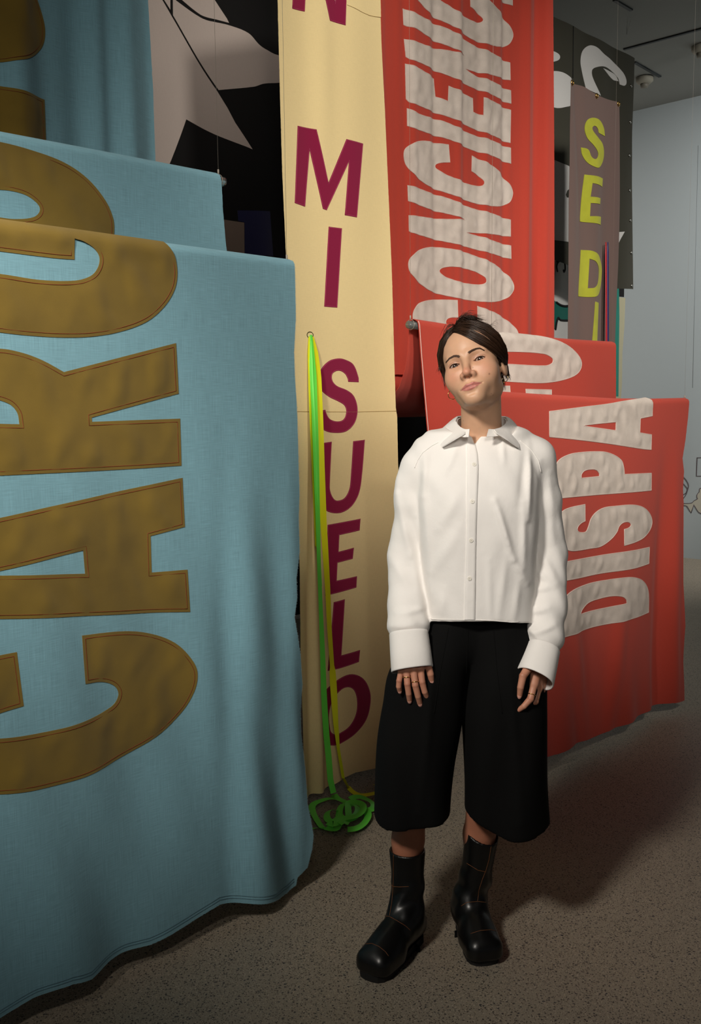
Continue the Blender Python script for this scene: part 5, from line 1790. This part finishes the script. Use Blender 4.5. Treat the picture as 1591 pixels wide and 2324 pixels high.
ZHR = float(pt(920, 1885, 2.385)[2]); ZHL = float(pt(1165, 1912, 2.385)[2])
Vp, Qp = mesh_sdf(cul_fn, (.03, 2.34, .25), (.64, 2.66, .95), .0048, 2)
cloth_black = plain('black_wool', (9, 9, 9), .9, spec=.15, bump=(500, .15, .001))
cul = mesh_obj('culottes', Vp, Qp, cloth_black, person, True)
cul['label'] = 'wide black knee-length culottes'
SP = Surf(Vp, Qp)
for pts in ([(1062, 1425), (1060, 1500), (1052, 1600)], [(1120, 1425), (1128, 1520), (1140, 1620)], [(1018, 1425), (1000, 1520), (985, 1620)]):
    mb = MB(); L_ = SP.line(pts, 6, .0003)
    if len(L_) > 2: mb.tube(L_, .0010, 5); mb.build('pleat', cloth_black, cul)

# ---------------------------------------------------------------- boots
leather = plain('black_leather', (9, 9, 9), .34, spec=.5, bump=(70, .15, .002))
sole_m = plain('black_rubber', (12, 12, 12), .7, bump=(200, .1, .001))
thread = plain('tan_thread', (112, 66, 30), .7)


def boot(heel, toe, top, topz, toprad, tops, seams):
    """heel and toe on the floor, top = centre of the shaft opening"""
    heel, toe = np.array(heel), np.array(toe)
    L_ = np.linalg.norm(toe - heel); f_ = (toe - heel) / L_
    s_ = np.array([f_[1], -f_[0], 0])
    def loc(p):
        q = np.asarray(p) - heel
        return np.array([q @ s_, q @ f_, q[2]])
    tl = loc(top)
    k = L_ / .27
    def fn(x, y, z):
        # x across, y along towards the toe, z up
        shaft = chain(x, y, z, [(0, .075 * k, .085), (tl[0] * .45, .070 * k + (tl[1] - .07 * k) * .4, .16), (tl[0], tl[1], topz + .04)], [.044, .041, toprad], .02)
        foot = chain(x, y, z, [(0, .046, .050), (0, .11 * k, .062), (0, .17 * k, .046), (0, .212 * k, .040)], [.036, .039, .043, .043], .02)
        box = np.maximum(np.maximum(np.abs(x) - .034, np.abs(y - .20 * k) - .042), np.abs(z - .036) - .012)
        qx, qy, qz = np.maximum(np.abs(x) - .020, 0), np.maximum(np.abs(y - .205 * k) - .030, 0), np.maximum(np.abs(z - .032) - .006, 0)
        box = np.sqrt(qx**2 + qy**2 + qz**2) - .030
        foot = smin(foot, box, .015)
        instep = cap(x, y, z, (0, .085 * k, .105), (0, .185 * k, .052), .036, .032)
        d = smin(smin(shaft, foot, .035), instep, .03)
        d = d - .0022 * np.sin(95 * z + 18 * x + 2 * np.sin(60 * x)) * g(z, .135, .035) - .0016 * np.sin(120 * y + 30 * x) * g(y, .13 * k, .03) * ss(z, .05, .07)
        d = np.maximum(d, .018 - z)
        zt = topz + tops[0] * x + tops[1] * (y - tl[1])
        d = np.maximum(d, z - zt)
        inn = cap(x, y, z, (tl[0] * .6, .07 * k + (tl[1] - .07 * k) * .5, .17), (tl[0], tl[1], topz + .04), .030, toprad - .004)
        return np.maximum(d, -inn)
    lo = (-.09 + min(0, tl[0]), -.03, -.005); hi = (.09 + max(0, tl[0]), L_ + .05, topz + .07)
    V, Q = mesh_sdf(fn, lo, hi, .0034, 2)
    w = lambda P_: heel + np.asarray(P_)[:, :1] * s_ + np.asarray(P_)[:, 1:2] * f_ + np.asarray(P_)[:, 2:] * np.array([0, 0, 1.0])
    VW = w(V)
    # s_, f_, up is left handed for this choice: keep faces outward
    if np.dot(np.cross(s_, f_), (0, 0, 1)) < 0: Q = Q[:, ::-1].copy()
    o = mesh_obj('boot', VW, Q, leather, person, True)
    # sole: outline of the foot, heel block and forepart
    prof = [(-.026, .036), (-.029, .058), (-.030, .10 * k), (-.037, .15 * k), (-.043, .19 * k), (-.0435, .225 * k), (-.038, .246 * k), (-.026, .258 * k), (-.012, .262 * k), (0, .263 * k)]
    for ya, yb, z0, z1, nm in ((.03, 1, .004, .021, 'sole'), (0, .085, 0, .021, 'heel')):
        pp = []
        for sx in (-1, 1):
            seq = [(0, .022), (-.017, .025)] + prof
            seq = seq if sx < 0 else seq[::-1]
            for a_, b_ in seq: pp.append((a_ if sx < 0 else -a_, b_))
        pp = np.array(pp)
        if nm == 'heel': pp = np.clip(pp, [-1, 0], [1, .085])
        n = len(pp)
        V2 = [(a_, b_, zz) for zz in ((0.0 if nm == 'heel' else 0.0), z1) for a_, b_ in pp]
        F2 = [tuple(range(n))[::-1], tuple(n + i for i in range(n))] + [(i, (i+1) % n, n + (i+1) % n, n + i) for i in range(n)]
        so = mesh_obj(nm, w(np.array(V2)), F2, sole_m, o, False)
    S_ = Surf(VW, Q)
    for pts in seams:
        mb = MB(); l_ = S_.line(pts, 3, .0002)
        if len(l_) > 2:
            mb.tube(l_, .0007, 4); mb.build('stitching', thread, o)
    return o


boot(pz(958, 2118, 0), pz(832, 2230, 0), pt(924, 1925, 2.505), .262, .0520, (.0, .0),
     [[(893, 1938), (893, 1985), (892, 2020), (889, 2050), (884, 2078)], [(869, 2079), (884, 2080), (900, 2089), (920, 2101), (932, 2112)], [(826, 2143), (843, 2141), (860, 2148), (875, 2160), (882, 2170)], [(886, 2005), (892, 2012), (908, 2013), (928, 2012)]])
boot(pz(1046, 2088, 0), pz(1106, 2196, 0), pt(1101, 1888, 2.515), .304, .0475, (.25, -.40),
     [[(1116, 1912), (1110, 1950), (1103, 1975), (1095, 1995), (1087, 2020), (1084, 2045)], [(1047, 2056), (1060, 2048), (1084, 2046), (1104, 2048)], [(1068, 2119), (1090, 2112), (1115, 2110), (1135, 2116)], [(1059, 1959), (1072, 1967), (1085, 1975), (1104, 1979)]])
